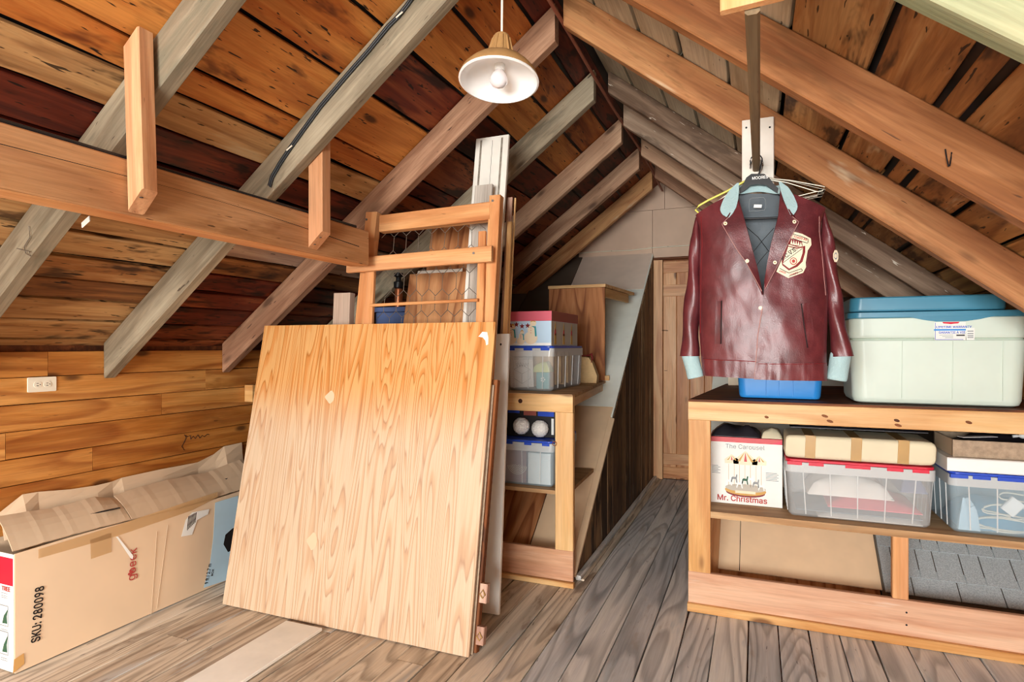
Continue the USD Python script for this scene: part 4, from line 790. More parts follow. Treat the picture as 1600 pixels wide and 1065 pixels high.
# wrapped parcel
rings = []
for x, s in ((.122, .55), (.127, .86), (.138, .97), (.17, 1), (.40, 1.01), (.66, 1), (.688, .95), (.700, .80), (.706, .5)):
    cy, cz, hy, hz, r = 3.15, .803, .135 * (.9 + .1 * s), .0525 * s, .02 * s; P_ = []
    for q, (sy_, sz) in enumerate(((1, 1), (-1, 1), (-1, -1), (1, -1))):
        for i in range(4):
            a = (q + i / 3) * math.pi / 2; P_.append((x + .003 * math.sin(9 * cz + q), cy + sy_ * (hy - r) + r * math.cos(a), cz - .0 + sz * (hz - r) + r * math.sin(a)))
    rings.append(A(P_))
v, f = ring_sweep(rings); v = v.copy(); v[:, 2] -= v[:, 2].min() - .740
pc = thing('wrapped_parcel', 'cream paper parcel with three tan tape bands on the red-toothed bin', 'parcel', (.4, 3.15, .74))
part(pc, 'wrapping', (v, f), M['parcel'], smooth=45)
for x in (.226, .408, .585):
    part(pc, 'tape_band', board((x, 3.0135, .746), (x + .004, 3.0135, .846), (1, 0, 0), .042, .002, .0005)[0], M['gold_tape']); part(pc, 'tape_band', board((x, 3.02, .8465), (x, 3.27, .8465), (1, 0, 0), .042, .002, .0005)[0], M['gold_tape'])
m, fr = board((.738, 3.14, .760), (1.165, 3.14, .760), (0, 1, 0), .29, .056, .004); solo('white_box', 'flat white glossy box on the blue-toothed bin', 'box', m, M['white'], fr)
tr = thing('woven_tray', 'brown woven tray of odds and ends on the flat white box', 'tray', (.96, 3.17, .789))
for a, b, wd, w in (((.765, 3.03), (1.165, 3.03), 0, 0), ((.765, 3.31), (1.165, 3.31), 0, 0)):
    m, fr = board((a[0], a[1], .824), (b[0], b[1], .824), (0, 0, 1), .07, .010, .002); part(tr, 'tray_side', m, M['card_grey'], fr)
m, fr = board((.77, 3.026, .824), (.77, 3.316, .824), (0, 0, 1), .07, .010, .002); part(tr, 'tray_side', m, M['card_inner'], fr)
part(tr, 'tray_bottom', cbox((.772, 3.03, .7895), (1.165, 3.31, .797), .001), M['card_inner'])
solo('plastic_bag', 'shiny black plastic bag filling the woven tray', 'bag', heap(.79, 1.16, 3.045, 3.30, .798, .085, 31), M['black_cloth'], smooth=50)
m, fr = board((.80, 3.06, .868), (.93, 3.10, .872), (0, 1, 0), .04, .002, .0005); solo('paper_slip', 'white paper slip on the black bag in the tray', 'paper', m, M['paper'], fr)
solo('bottle', 'small pale glass bottle lying in the woven tray', 'bottle', tube([(.985, 3.08, .878), (1.0, 3.08, .880), (1.005, 3.08, .880), (1.015, 3.08, .882), (1.055, 3.08, .884), (1.06, 3.08, .884)], [.006, .006, .004, .012, .013, .008], 14), M['clear_rib'], smooth=40)

# right shelf, top board
bb_ = thing('blue_tub', 'bright blue plastic tub on the right shelf below the jacket', 'storage bin', (.10, 3.3, 1.0))
part(bb_, 'body', rbox((-.085, 3.09, 1.0), (.290, 3.46, 1.16), .035, .95), M['bin_blue'], smooth=30); part(bb_, 'lid', rbox((-.092, 3.083, 1.161), (.297, 3.467, 1.18), .035), M['bin_blue'], smooth=30)
for x in (.045, .10, .16): part(bb_, 'rib', board((x, 3.0965, 1.015), (x, 3.0885, 1.15), (1, 0, 0), .004, .003, .001)[0], M['bin_blue'])
solo('cream_carton', 'small cream carton at the far edge of the right shelf top', 'box', cbox((-.165, 4.10, 1.0), (-.06, 4.20, 1.12)), M['cream'])
tt = thing('tote', 'large pale green tote with a teal lid on the right shelf top', 'storage bin', (.7, 3.2, 1.0))
TX0, TX1, TY0, TY1 = .375, 1.02, 3.0, 3.385
part(tt, 'body', rbox((TX0 + .012, TY0 + .006, 1.0), (TX1, TY1 - .006, 1.285), .055, .965, 6), M['tote'], smooth=35)
part(tt, 'upper_band', rbox((TX0 + .008, TY0, 1.281), (TX1 + .003, TY1, 1.377), .055, 1.0, 6), M['tote'], smooth=35)
part(tt, 'lid_flange', rbox((TX0 + .002, TY0 - .008, 1.372), (1.022, TY1 + .004, 1.398), .05, 1.0, 6), M['tote_lid'], smooth=35)
part(tt, 'lid', rbox((TX0 + .012, TY0 + .004, 1.399), (.948, TY1 - .01, 1.464), .045, 1.01, 6), M['tote_lid'], smooth=35)
part(tt, 'lid_tongue', prism([(.60, 1.376), (.655, 1.362), (.70, 1.354), (.80, 1.354), (.85, 1.362), (.905, 1.376)], (0, TY0 - .001, 0), (1, 0, 0), (0, 0, 1), .008), M['tote_lid'])
for k, x in enumerate((.58, .76, .93)): part(tt, 'panel_line', board((x, TY0 + .0085, 1.03), (x, TY0 + .0035, 1.275), (1, 0, 0), .0025, .003, .0006)[0], M['tote'])
yy = TY0 - .0002; STK = None
def tprint(a, b, mat, nm='print', off=.0006): part(STK or tt, nm, prism([(a[0], a[1]), (b[0], a[1]), (b[0], b[1]), (a[0], b[1])], (0, yy, 0), (1, 0, 0), (0, 0, 1), off), mat)
STK = None; tprint((.695, 1.276), (.803, 1.352), M['paper'], 'sticker'); STK = tt + '/sticker'; tprint((.805, 1.276), (.833, 1.327), M['paper'], 'sticker')
tprint((.697, 1.278), (.6985, 1.35), M['lid_blue'], 'border', .001); tprint((.697, 1.278), (.795, 1.280), M['lid_blue'], 'border', .001); tprint((.693, 1.316), (.803, 1.3225), M['bin_blue'], 'blue_band', .0012)
part(STK, 'red_swoosh', prism([(.722, 1.352), (.782, 1.352), (.778, 1.346), (.752, 1.343), (.726, 1.346)], (0, yy, 0), (1, 0, 0), (0, 0, 1), .0012), M['red'])
part(STK, 'lettering', text('LIFETIME WARRANTY', .0085, (.7005, yy - .0006, 1.327), (1, 0, 0), (0, 0, 1), .0005, True, .98), M['lid_blue']); part(STK, 'lettering', text('GARANTIE À VIE', .0085, (.709, yy - .0006, 1.304), (1, 0, 0), (0, 0, 1), .0005, True, .98), M['lid_blue'])
tprint((.771, 1.2935), (.80, 1.299), M['ink'], 'print', .001)
for k, z in enumerate((1.311, 1.301, 1.292, 1.285)): tprint((.809, z), (.829, z + .004), M['ink_grey'], 'print', .001)
for k, z in enumerate((1.297, 1.291, 1.285)): tprint((.712 + .01 * k, z), (.76, z + .0016), M['ink_grey'], 'small_print', .001)

# left shelf contents
bin_('clear_bin', 'clear lidded bin of folders on top of the left shelf under the snowman box', -1.42, -1.030, 3.13, 3.76, 1.0, 1.252, M['clear_bin'], M['lid_blue'], .95, 4, (.35, .62, .88), .05)
solo('teal_pouch', 'teal pouch with a white flower mark in the folder bin', 'pouch', rbox((-1.145, 3.165, 1.012), (-1.068, 3.20, 1.105), .012), M['teal'])
for k in range(5):
    a = k * math.pi * .4; part(list(ORI)[-1], 'petal', prism(ell(.010 * math.cos(a), .010 * math.sin(a), .005, .005, 8), (-1.102, 3.1645, 1.065), (1, 0, 0), (0, 0, 1), .0006), M['white'])
solo('lime_cloth', 'pale lime cloth above the teal pouch in the folder bin', 'cloth', heap(-1.165, -1.065, 3.168, 3.25, 1.106, .06, 41), M['lime'], smooth=50)
for k in range(6):
    m, fr = board((-1.075 - .004 * (k % 2), 3.27 + .075 * k, 1.12), (-1.36, 3.27 + .075 * k, 1.12), (0, 0, 1), .20 - .012 * (k % 3), .022, .002)
    solo('file_folder', ('frontmost', 'second', 'third', 'fourth', 'fifth', 'rearmost')[k] + ' tan file folder standing in the bin under the snowman box', 'folder', m, M['tan_paper'], fr, group='tan folders in the clear bin')
mb = solo('instruction_leaflet', 'white leaflet with a line drawing at the left of the folder bin', 'leaflet', board((-1.225, 3.162, 1.02), (-1.235, 3.168, 1.22), (1, 0, 0), .14, .004, .0005)[0], M['paper'])
lp = lambda pts, r=.0008: part(mb, 'line_drawing', tube([(-1.225 + a, 3.1595 + .0005 + .03 * b * 0, 1.02 + b) for a, b in pts], r, 4), M['ink'])
lp([(-.05, .05), (0, .02), (.05, .05), (.05, .10), (0, .075), (-.05, .10), (-.05, .05)]); lp([(0, .02), (0, .075)]); lp([(-.05, .10), (0, .125), (.05, .10)]); lp([(-.06, .17), (.06, .17)], .0012); lp([(-.06, .16), (-.02, .16)]); lp([(.0, .16), (.06, .16)])
for k in range(5): lp([(-.03 + .016 * k, .115), (-.036 + .016 * k, .132), (-.024 + .016 * k, .138), (-.03 + .016 * k, .115)])
gb = thing('gift_box', 'gift box with snowmen and a pink dotted lid on the left shelf', 'box', (-1.17, 3.4, 1.252))
GX0, GX1, GY0, GY1 = -1.305, -1.045, 3.14, 3.66
part(gb, 'box_body', cbox((GX0, GY0, 1.2535), (GX1, GY1, 1.40), .002), M['sky_print'])
part(gb, 'lid', cbox((GX0 - .003, GY0 - .003, 1.392), (GX1 + .003, GY1 + .003, 1.447), .002), M['pink_dots'])
part(gb, 'lid_side', cbox((GX1 + .0032, GY0 - .002, 1.393), (GX1 + .004, GY1 + .002, 1.446), .0003), M['gift_brown']); part(gb, 'side_print', cbox((GX1 + .0002, GY0 + .001, 1.256), (GX1 + .0012, GY1 - .001, 1.391), .0004), M['gift_grey'])
gy = GY0 - .0001
def gprint(pts, mat, nm, off=.0006): part(gb, nm, prism(pts, (0, gy, 0), (1, 0, 0), (0, 0, 1), off), mat)
gprint([(GX0 + .002, 1.256), (GX1 - .002, 1.256), (GX1 - .002, 1.27), (GX0 + .002, 1.27)], M['white'], 'snow')
for cx_, s in ((-1.165, 1.0), (-1.285, .85), (-1.225, .6)):
    gprint(ell(cx_, 1.256 + .042 * s, .040 * s, .036 * s), M['cream'], 'snowman', .001); gprint(ell(cx_ + .006 * s, 1.256 + .088 * s, .025 * s, .028 * s), M['cream'], 'snowman', .0012); gprint(ell(cx_ + .014 * s, 1.256 + .124 * s, .019 * s, .017 * s), M['cream'], 'snowman', .0014)
    gprint([(cx_ - .004 * s, 1.256 + .128 * s), (cx_ + .014 * s, 1.256 + .146 * s), (cx_ + .032 * s, 1.256 + .128 * s), (cx_ + .014 * s, 1.256 + .134 * s)], M['gold'], 'cap', .0018)
    gprint([(cx_ + .002 * s, 1.256 + .108 * s), (cx_ + .03 * s, 1.256 + .106 * s), (cx_ + .036 * s, 1.256 + .05 * s), (cx_ + .026 * s, 1.256 + .05 * s), (cx_ + .022 * s, 1.256 + .098 * s)], M['teal'], 'scarf', .0018)
    for q in range(3): gprint(ell(cx_ + .002 * s, 1.256 + (.07 + .014 * q) * s, .0022, .0022, 8), M['red'], 'button', .0018)
for k in range(4):
    cx_, cz_ = -1.285 + .034 * k, 1.368 + .006 * math.sin(k * 2); star = [((.016 if i % 2 == 0 else .007) * math.sin(i * math.pi / 5) + cx_, (.016 if i % 2 == 0 else .007) * math.cos(i * math.pi / 5) + cz_) for i in range(10)]
    gprint(star, M['darkred'], 'star_print', .0016)
for k in range(3):
    y_ = 3.21 + .16 * k
    for pts, mt in (([(-.02, 0), (.02, 0), (.014, .06), (-.014, .06)], 'gold'), ([(-.016, .05), (.016, .05), (.010, .085), (-.010, .085)], 'red_soft'), ([(-.012, .08), (.012, .08), (.008, .105), (0, .125), (-.008, .105)], 'gold')):
        part(gb, 'figure_print', prism(pts, (GX1 + .0012, y_, 1.262), (0, 1, 0), (0, 0, 1), .0008), M[mt])
pb = thing('paper_bag', 'small tan paper gift bag with a dark bow beside the folder bin', 'bag', (-1.05, 4.0, 1.0))
part(pb, 'bag_body', prism([(-1.115, 1.001), (-1.005, 1.001), (-1.0, 1.05), (-1.035, 1.14), (-1.06, 1.175), (-1.13, 1.18)], (0, 4.05, 0), (1, 0, 0), (0, 0, 1), .06), M['tan_paper'])
part(pb, 'bow', tube([(-1.10, 3.985, 1.19), (-1.06, 3.985, 1.188), (-1.035, 3.98, 1.20), (-1.03, 3.982, 1.17), (-1.04, 3.98, 1.14)], [.003, .004, .008, .006, .003], 7), M['darkred'])
bin_('clear_bin', 'clear blue-lidded bin on the lower board of the left shelf', -1.36, -.995, 3.03, 3.50, .495, .742, M['clear_bin_blue'], M['lid_blue'], .95, 3, (.3, .6, .88), .04)
solo('white_carton', 'plain white carton inside the lower left bin', 'box', cbox((-1.155, 3.07, .50), (-1.025, 3.40, .67), .003), M['paper'])
sd = thing('striped_ornament', 'dark ornament with pale stripes inside the lower left bin', 'ornament', (-1.23, 3.10, .50))
part(sd, 'body', cbox((-1.30, 3.08, .50), (-1.17, 3.30, .69), .004), M['gift_brown'])
for k in range(6): part(sd, 'stripe', tube([(-1.222 + (.012 + .009 * k) * math.cos(a), 3.078, .60 - (.010 + .009 * k) * abs(math.sin(a))) for a in np.linspace(3.3, 6.1, 9)], .0022, 5), M['cream'])
bx = thing('light_ball_package', 'dark blue package with two white frosted balls on the lower left bin', 'package', (-1.16, 3.15, .742))
part(bx, 'backing_box', cbox((-1.32, 3.16, .7425), (-1.02, 3.34, .895), .003), M['ink']); part(bx, 'blue_panel', cbox((-1.13, 3.1585, .86), (-1.035, 3.16, .893), .0004), M['lid_blue']); part(bx, 'blue_panel', cbox((-1.31, 3.1585, .872), (-1.24, 3.16, .893), .0004), M['lid_blue']); part(bx, 'photo_panel', cbox((-1.215, 3.1582, .862), (-1.14, 3.16, .893), .0004), M['gift_brown'])
part(bx, 'white_text_strip', cbox((-1.05, 3.1578, .76), (-1.036, 3.16, .85), .0004), M['paper'])
for (x, z) in ((-1.215, .806), (-1.105, .796)):
    s_ = trimesh.creation.icosphere(subdivisions=4, radius=.046); v = s_.vertices; bump_ = 1 + .05 * (np.sin(v[:, 0] * 420) * np.sin(v[:, 1] * 420) * np.sin(v[:, 2] * 420) + np.abs(np.sin(v[:, 0] * 300) * np.cos(v[:, 2] * 300)))
    part(bx, 'frosted_ball', (v * bump_[:, None] + A([x, 3.125, z]), s_.faces), M['cloth_white'], smooth=True)
# behind the wire
bs = thing('slate_tub', 'slate blue plastic tub on the left shelf behind the chicken wire', 'storage bin', (-2.0, 3.15, 1.0))
part(bs, 'body', rbox((-2.14, 3.04, 1.0), (-1.87, 3.26, 1.455), .03, .95), M['bin_slate'], smooth=30); part(bs, 'lid', rbox((-2.15, 3.03, 1.456), (-1.86, 3.27, 1.485), .03), M['bin_slate'], smooth=30)
tc = thing('copper_torch', 'copper tube with a dark cap standing on the slate tub', 'tube', (-2.04, 3.15, 1.485))
part(tc, 'tube', lathe([(.018, 1.4855), (.024, 1.489), (.024, 1.60), (.020, 1.605)], 18, (-2.035, 3.15, 0)), M['copper'], smooth=40); part(tc, 'cap', lathe([(.022, 1.6055), (.030, 1.612), (.030, 1.645), (.018, 1.652), (.016, 1.675), (.028, 1.68), (.028, 1.70), (.01, 1.705)], 18, (-2.035, 3.15, 0)), M['black'], smooth=40)
solo('wall_block', 'pale timber block fixed to the knee wall left of the plywood', 'block', cbox((-2.862, 2.745, .915), (-2.80, 2.83, 1.018), .003), M['pine'])
gc = thing('gable_cable', 'thin white cable pinned across the back gable', 'cable', (-1.2, 5.75, 2.19))
part(gc, 'cable', tube([on(u, v, (0, 1, 0), YB - .014) for u, v in ((872, 402), (885, 397), (905, 395), (955, 392), (985, 391), (1018, 387), (1045, 385), (1078, 383), (1110, 380))], .0055, 6), M['cable_white'], smooth=True)
for u, v in ((956, 392), (1019, 387), (1044, 385)): part(gc, 'clip', lathe([(.007, -.004), (.007, .004)], 8, on(u, v, (0, 1, 0), YB - .012)), M['black'])

# ------------------------------------------------------------------ pendant lamp
LX, LYY = -0.82, 1.92
la = thing('pendant_lamp', 'bronze pendant lamp with a white enamel inside hanging from the ridge', 'lamp', (LX, LYY, 2.16))
T = lambda prof, n=40, **k: lathe(prof, n, (LX, LYY, 0))
tilt = math.radians(-9); cz, sz_ = math.cos(tilt), math.sin(tilt)
def tl(m):
    v = A(m[0]).copy(); p = A([LX, LYY, 2.33]); w = v - p; v[:, 1] = p[1] + w[:, 1] * cz - w[:, 2] * sz_; v[:, 2] = p[2] + w[:, 1] * sz_ + w[:, 2] * cz; return v, m[1]
part(la, 'cord', tube([(LX, LYY, 2.80), (LX + .002, LYY, 2.55), (LX, LYY, 2.33)], .0045, 8), M['ivory'], smooth=True)
lsh = part(la, 'shade', tl(T([(.012, 2.334), (.026, 2.330), (.030, 2.322), (.046, 2.252), (.047, 2.248), (.060, 2.246), (.066, 2.240), (.070, 2.232), (.096, 2.222), (.114, 2.205), (.131, 2.184), (.137, 2.168), (.138, 2.163), (.134, 2.163), (.131, 2.172), (.123, 2.188), (.107, 2.203), (.085, 2.216), (.050, 2.226), (.046, 2.236), (.030, 2.236)])), M['lamp_gold'], smooth=35)
part(la, 'reflector', tl(T([(.0465, 2.2245), (.082, 2.2145), (.105, 2.2010), (.121, 2.1865), (.130, 2.1705), (.1335, 2.1615), (.138, 2.1612), (.1385, 2.1640), (.139, 2.160), (.133, 2.158), (.1275, 2.1685), (.119, 2.1840), (.103, 2.1985), (.080, 2.2120), (.040, 2.2215)])), M['enamel'], smooth=35, label='white enamel inside of the shade')
for k in range(12):
    a = 2 * math.pi * k / 12; p0 = A([LX + .0305 * math.cos(a), LYY + .0305 * math.sin(a), 2.318]); p1 = A([LX + .0465 * math.cos(a), LYY + .0465 * math.sin(a), 2.255]); part(lsh, 'flute', tl(tube([p0, p1], .0035, 6)), M['lamp_gold'], smooth=True)
lso = part(la, 'socket', tl(T([(.018, 2.235), (.018, 2.205), (.014, 2.20)], 20)), M['white'], smooth=40)
part(lso, 'bulb', tl(T([(.013, 2.205), (.015, 2.197), (.026, 2.183), (.031, 2.168), (.030, 2.156), (.022, 2.145), (.010, 2.139), (.001, 2.138)], 28)), M['bulb'], smooth=True)

# ------------------------------------------------------------------ clothes rod, hangers and the leather jacket
m, fr = board((.007, 2.539, 1.86), (.007, 2.539, 2.140), (1, 0, 0), .116, .018, .003); mt = solo('mounting_board', 'pale board nailed to a right rafter behind the jacket, holding the rod end', 'board', m, M['white_worn'], fr)
for x, z in ((-.035, 2.11), (.05, 2.10)): part(mt, 'nail', prism(ell(0, 0, .004, .004, 8), (x, 2.5298, z), (1, 0, 0), (0, 0, 1), .0006), M['black'])
m, fr = board((-.006, 1.187, 1.876), (-.006, 1.187, 2.03), (1, 0, 0), .112, .018, .003, 1, 0, .05, 0); solo('mounting_block', 'orange wood block at the top of the picture holding the near rod end', 'block', m, M['pine_frame'], fr)
RD = lambda y: A([-.006 + .008 * (y - 1.2) / 1.33, y, 1.882 + .066 * (y - 1.2) / 1.33])
m, fr = board(RD(1.20), RD(2.528), (1, 0, 0), .027, .030, .005); solo('clothes_rod', 'dark brown square clothes rod running back to the pale mounting board', 'rod', m, M['rod'], fr)
def hanger_wire(k, mat, r, dr=.0, dl=.0):
    y = 2.499 + .005 * k; c = RD(y); j = lambda a: rng.uniform(-a, a); top = c[2] + .0175
    hook = [c + A([.024 * math.cos(a), 0, .004 + .026 * math.sin(a)]) for a in np.linspace(-.5, 3.4, 9)]
    apex = A([c[0] + .002, y, 1.905 + j(.004)])
    R_ = A([.228 + j(.012) + dr, y + j(.003), 1.838 - .0035 * k + j(.006)]); L_ = A([-.212 + j(.01) - dl, y, 1.772 + j(.006)])
    sh = [apex, apex * .5 + R_ * .5 + A([0, 0, .006]), R_ - A([.012, 0, -.004]), R_, R_ - A([.006, 0, .014]), R_ - A([.03, 0, .016])]
    bar = [L_ + A([.03, 0, -.016]), L_ + A([.004, 0, -.012]), L_, L_ + A([.012, 0, .006]), apex * .5 + L_ * .5 + A([0, 0, .006]), apex]
    h = thing('wire_hanger' if mat != 'yellow' else 'plastic_hanger', ('first', 'second', 'third', 'fourth', 'rearmost')[k] + ' thin wire coat hanger behind the jacket on the rod' if mat != 'yellow' else 'yellow plastic coat hanger behind the left shoulder of the jacket', 'hanger', c, group='wire hangers on the clothes rod' if mat != 'yellow' else None)
    part(h, 'hook', tube(hook[::-1] + [apex], r if mat != 'yellow' else .002, 6), M['wire' if k % 2 else 'steel'], smooth=True); part(h, 'arms', tube(sh + bar, r, 6), M[mat], smooth=True)
for k, mt_ in enumerate(('ivory', 'wire', 'ivory', 'steel', 'wire')): hanger_wire(k, mt_, .0021)
y = 2.514; h = thing('plastic_hanger', 'yellow plastic coat hanger behind the left shoulder of the jacket', 'hanger', RD(2.514))
part(h, 'arms', tube([at(u, v, y) for u, v in ((1176, 277), (1160, 285), (1135, 299), (1108, 312), (1092, 321), (1087, 328), (1092, 333), (1110, 330), (1150, 326), (1225, 324), (1250, 320), (1240, 311), (1214, 299), (1188, 280))], .0045, 8), M['yellow'], smooth=True)
part(h, 'hook', tube([RD(2.514) + A([.022 * math.cos(a), 0, .004 + .024 * math.sin(a)]) for a in np.linspace(3.4, -.5, 9)] + [at(1183, 276, 2.514)], .002, 6), M['steel'], smooth=True)

YJ = 2.42
jl = [(1087, 336), (1093, 355), (1094, 386), (1093, 420), (1092, 500), (1096, 560), (1099, 586)]
jr = [(1290, 326), (1283, 345), (1282, 365), (1287, 396), (1293, 462), (1292, 503), (1291, 545), (1291, 592)]
JL, JR = A([at(u, v, YJ) for u, v in jl]), A([at(u, v, YJ) for u, v in jr])
def bounds(z): return np.interp(-z, -JL[:, 2], JL[:, 0]) - .004, np.interp(-z, -JR[:, 2], JR[:, 0]) + .004
def sm(a, b, x): t = np.clip((x - a) / (b - a), 0, 1); return t * t * (3 - 2 * t)
def yfront(X, z):
    xl, xr = bounds(z); e = np.clip((X - xl) / (xr - xl), 0, 1); d = .026 + .062 * sm(1.90, 1.66, z)
    s = np.sqrt(np.maximum(1 - (2 * e - 1) ** 2, 0)) ** .85; low = sm(1.86, 1.45, z)
    fan = X + .10 * (1.9 - z) * (X - .01) / .2 * .5
    fold = .042 * low * (meshkit.noise(np.stack([fan * 13 + 7.7, z * 1.1, 0 * X + 1.7], -1), 11) - .5) * s
    n = .016 * (meshkit.fbm(np.stack([X * 13 + z * 4, z * 9, 0 * X + 3.3], -1), 3, 5) - .5) * (.35 + .65 * low)
    return YJ + .012 - d * s - fold - n
def resample(px, n):
    p = A(px, float); L = np.r_[0, np.cumsum(np.linalg.norm(np.diff(p, axis=0), axis=1))]; t = np.linspace(0, L[-1], n); return np.c_[np.interp(t, L, p[:, 0]), np.interp(t, L, p[:, 1])]
def jpanel(lpx, rpx, n, m_, off, th=.004, back=False, ripple=0.0, lift=None):
    l, r = resample(lpx, n), resample(rpx, n); P = np.zeros((n, m_, 3))
    for i in range(n):
        for j in range(m_):
            t = j / (m_ - 1); q = at(*(l[i] * (1 - t) + r[i] * t), YJ); P[i, j] = q
    X, z = P[..., 0], P[..., 2]
    if back:
        xl, xr = bounds(z); e = np.clip((X - xl) / (xr - xl), 0, 1); d = .02 + .05 * sm(1.90, 1.66, z); P[..., 1] = YJ + .017 + d * np.sqrt(np.maximum(1 - (2 * e - 1) ** 2, 0)) ** .85 + off
        P[..., 1] += .006 * (meshkit.fbm(np.stack([X * 16, z * 7, 0 * X + 1.3], -1), 3, 9) - .5) * 2
    else:
        P[..., 1] = yfront(X, z) - off
        if ripple: P[..., 1] -= ripple * (np.sin(X * 300 + 9 * np.sin(X * 31)) * .5 + np.sin(X * 170 + 1) * .5)
        if lift is not None: P[..., 1] -= lift * np.linspace(0, 1, m_)[None, :] if lift > 0 else lift * -1 * np.linspace(1, 0, m_)[None, :]
    return sheet(P[::-1], th)
jk = thing('leather_jacket', 'burgundy leather jacket with grey blue collar hanging on a black hanger', 'jacket', (0, YJ, 1.14))
CL = [(1151, 300), (1163, 345), (1179, 406), (1192, 462), (1192, 483), (1185, 524), (1182, 565), (1179, 588)]
CR_ = [(1219, 299), (1215, 343), (1204, 386), (1194, 441), (1191, 483), (1184, 524), (1181, 565), (1178.5, 589)]
part(jk, 'back_panel', jpanel([(1087, 336)] + jl[1:], [(1290, 326)] + jr[1:], 26, 30, .006, .004, True), M['leather'], smooth=60)
part(jk, 'lining', jpanel([(1150, 298), (1110, 345)] + jl[2:], [(1220, 298), (1268, 345)] + jr[2:], 26, 26, -.004, .003, True), M['lining'], smooth=60, label='dark quilted lining')
part(jk, 'front_panel', jpanel(jl, CL, 60, 40, .0, .004), M['leather'], smooth=60); part(jk, 'front_panel', jpanel(CR_, jr, 60, 44, .004, .004), M['leather'], smooth=60)
part(jk, 'waistband', jpanel([(1098, 560), (1099.6, 586)], [(1182, 564), (1179, 590)], 8, 40, .006, .004, ripple=.0009), M['leather'], smooth=60); part(jk, 'waistband', jpanel([(1181, 566), (1178, 591)], [(1291.5, 566), (1291.5, 594)], 8, 50, .010, .004, ripple=.0009), M['leather'], smooth=60)
LO = [(1139, 346), (1129.5, 356), (1141, 376), (1153, 396), (1166, 414), (1190, 458)]; LI = [(1153, 318), (1160, 338), (1166, 358), (1176, 396), (1184, 425), (1192, 463)]
RI = [(1221, 316), (1217, 332), (1214, 348), (1204, 386), (1198, 415), (1193.5, 445)]; RO = [(1236, 345), (1246, 353), (1239, 367), (1232, 380), (1215, 417), (1195, 455)]
part(jk, 'lapel', jpanel(LO, LI, 24, 10, .009, .004, lift=-.010), M['leather'], smooth=60); part(jk, 'lapel', jpanel(RI, RO, 24, 10, .012, .004, lift=.010), M['leather'], smooth=60)
def seam(px, off, r, mat, nm='seam'):
    q = resample(px, 40); P = A([at(u, v, YJ) for u, v in q]); P[:, 1] = yfront(P[:, 0], P[:, 2]) - off; part(jk, nm, tube(P, r, 5), M[mat])
M['leather_light'] = plain('leather_light', '#b98a84', .4, .1)
seam(LO, .0205, .0011, 'leather_light', 'piping'); seam(RO, .0235, .0011, 'leather_light', 'piping')
seam([(1099, 561), (1140, 562), (1182, 564)], .006, .0012, 'darkred'); seam([(1182, 567), (1240, 568), (1291, 567)], .0095, .0012, 'darkred'); seam(CR_[4:], .0075, .0014, 'leather_light', 'piping'); seam([(1096, 340), (1098, 380), (1096, 430), (1095, 520)], .001, .0012, 'darkred'); seam([(1279, 340), (1279, 366), (1283, 396), (1289, 462)], .004, .0012, 'leather_light')
COL = [(1152, 289), (1141, 300), (1131, 316), (1126, 331), (1129, 340), (1139, 346)]; CIL = [(1155, 289), (1155, 303), (1154, 316), (1151, 329), (1146, 339), (1140, 346)]
CIR = [(1216, 288), (1219, 302), (1223, 316), (1228, 330), (1232, 339), (1235, 345)]; COR = [(1219, 288), (1231, 297), (1239, 311), (1245, 327), (1243, 335), (1236, 345)]
part(jk, 'collar', jpanel(COL, CIL, 16, 8, .016, .005), M['rib_knit'], smooth=60, label='grey blue knit collar'); part(jk, 'collar', jpanel(CIR, COR, 16, 8, .018, .005), M['rib_knit'], smooth=60, label='grey blue knit collar')
P = []
for r in range(6):
    row = []
    for c in range(18):
        t = c / 17; u = 1153 + 65 * t; v = (287 + 2 * math.cos(2 * math.pi * t)) + (14 - 3 * math.sin(math.pi * t)) * r / 5; q = at(u, v, YJ); q[1] = YJ - .002 + .040 * math.sin(math.pi * t) ** .7 - .006 * r / 5; row.append(q)
    P.append(row)
part(jk, 'collar_stand', sheet(P[::-1], .004), M['rib_knit'], smooth=60, label='grey blue knit collar')
def lin_line(px, r=.0012, mat='ink'):
    q = resample(px, 16); P = A([at(u, v, YJ) for u, v in q]); X, z = P[:, 0], P[:, 2]; xl, xr = bounds(z); e = np.clip((X - xl) / (xr - xl), 0, 1); d = .02 + .05 * sm(1.90, 1.66, z)
    P[:, 1] = YJ + .017 + d * np.sqrt(np.maximum(1 - (2 * e - 1) ** 2, 0)) ** .85 - .006 + .006 * (meshkit.fbm(np.stack([X * 16, z * 7, 0 * X + 1.3], -1), 3, 9) - .5) * 2; part(jk, 'quilt_stitch', tube(P, r, 5), M[mat])
for px in ([(1165, 348), (1185, 365), (1202, 388)], [(1210, 350), (1190, 372), (1174, 392)], [(1200, 388), (1188, 402), (1180, 414)]): lin_line(px)
for px in ([(1170, 325), (1171, 305), (1196, 304), (1197, 323), (1170, 325)],): lin_line(px, .0009, 'ink_grey')
part(jk, 'care_tag', prism([(-.014, -.006), (.014, -.006), (.014, .006), (-.014, .006)], at(1184, 322, YJ + .025), (1, 0, -.1), (.1, 0, 1), .001), M['white'])
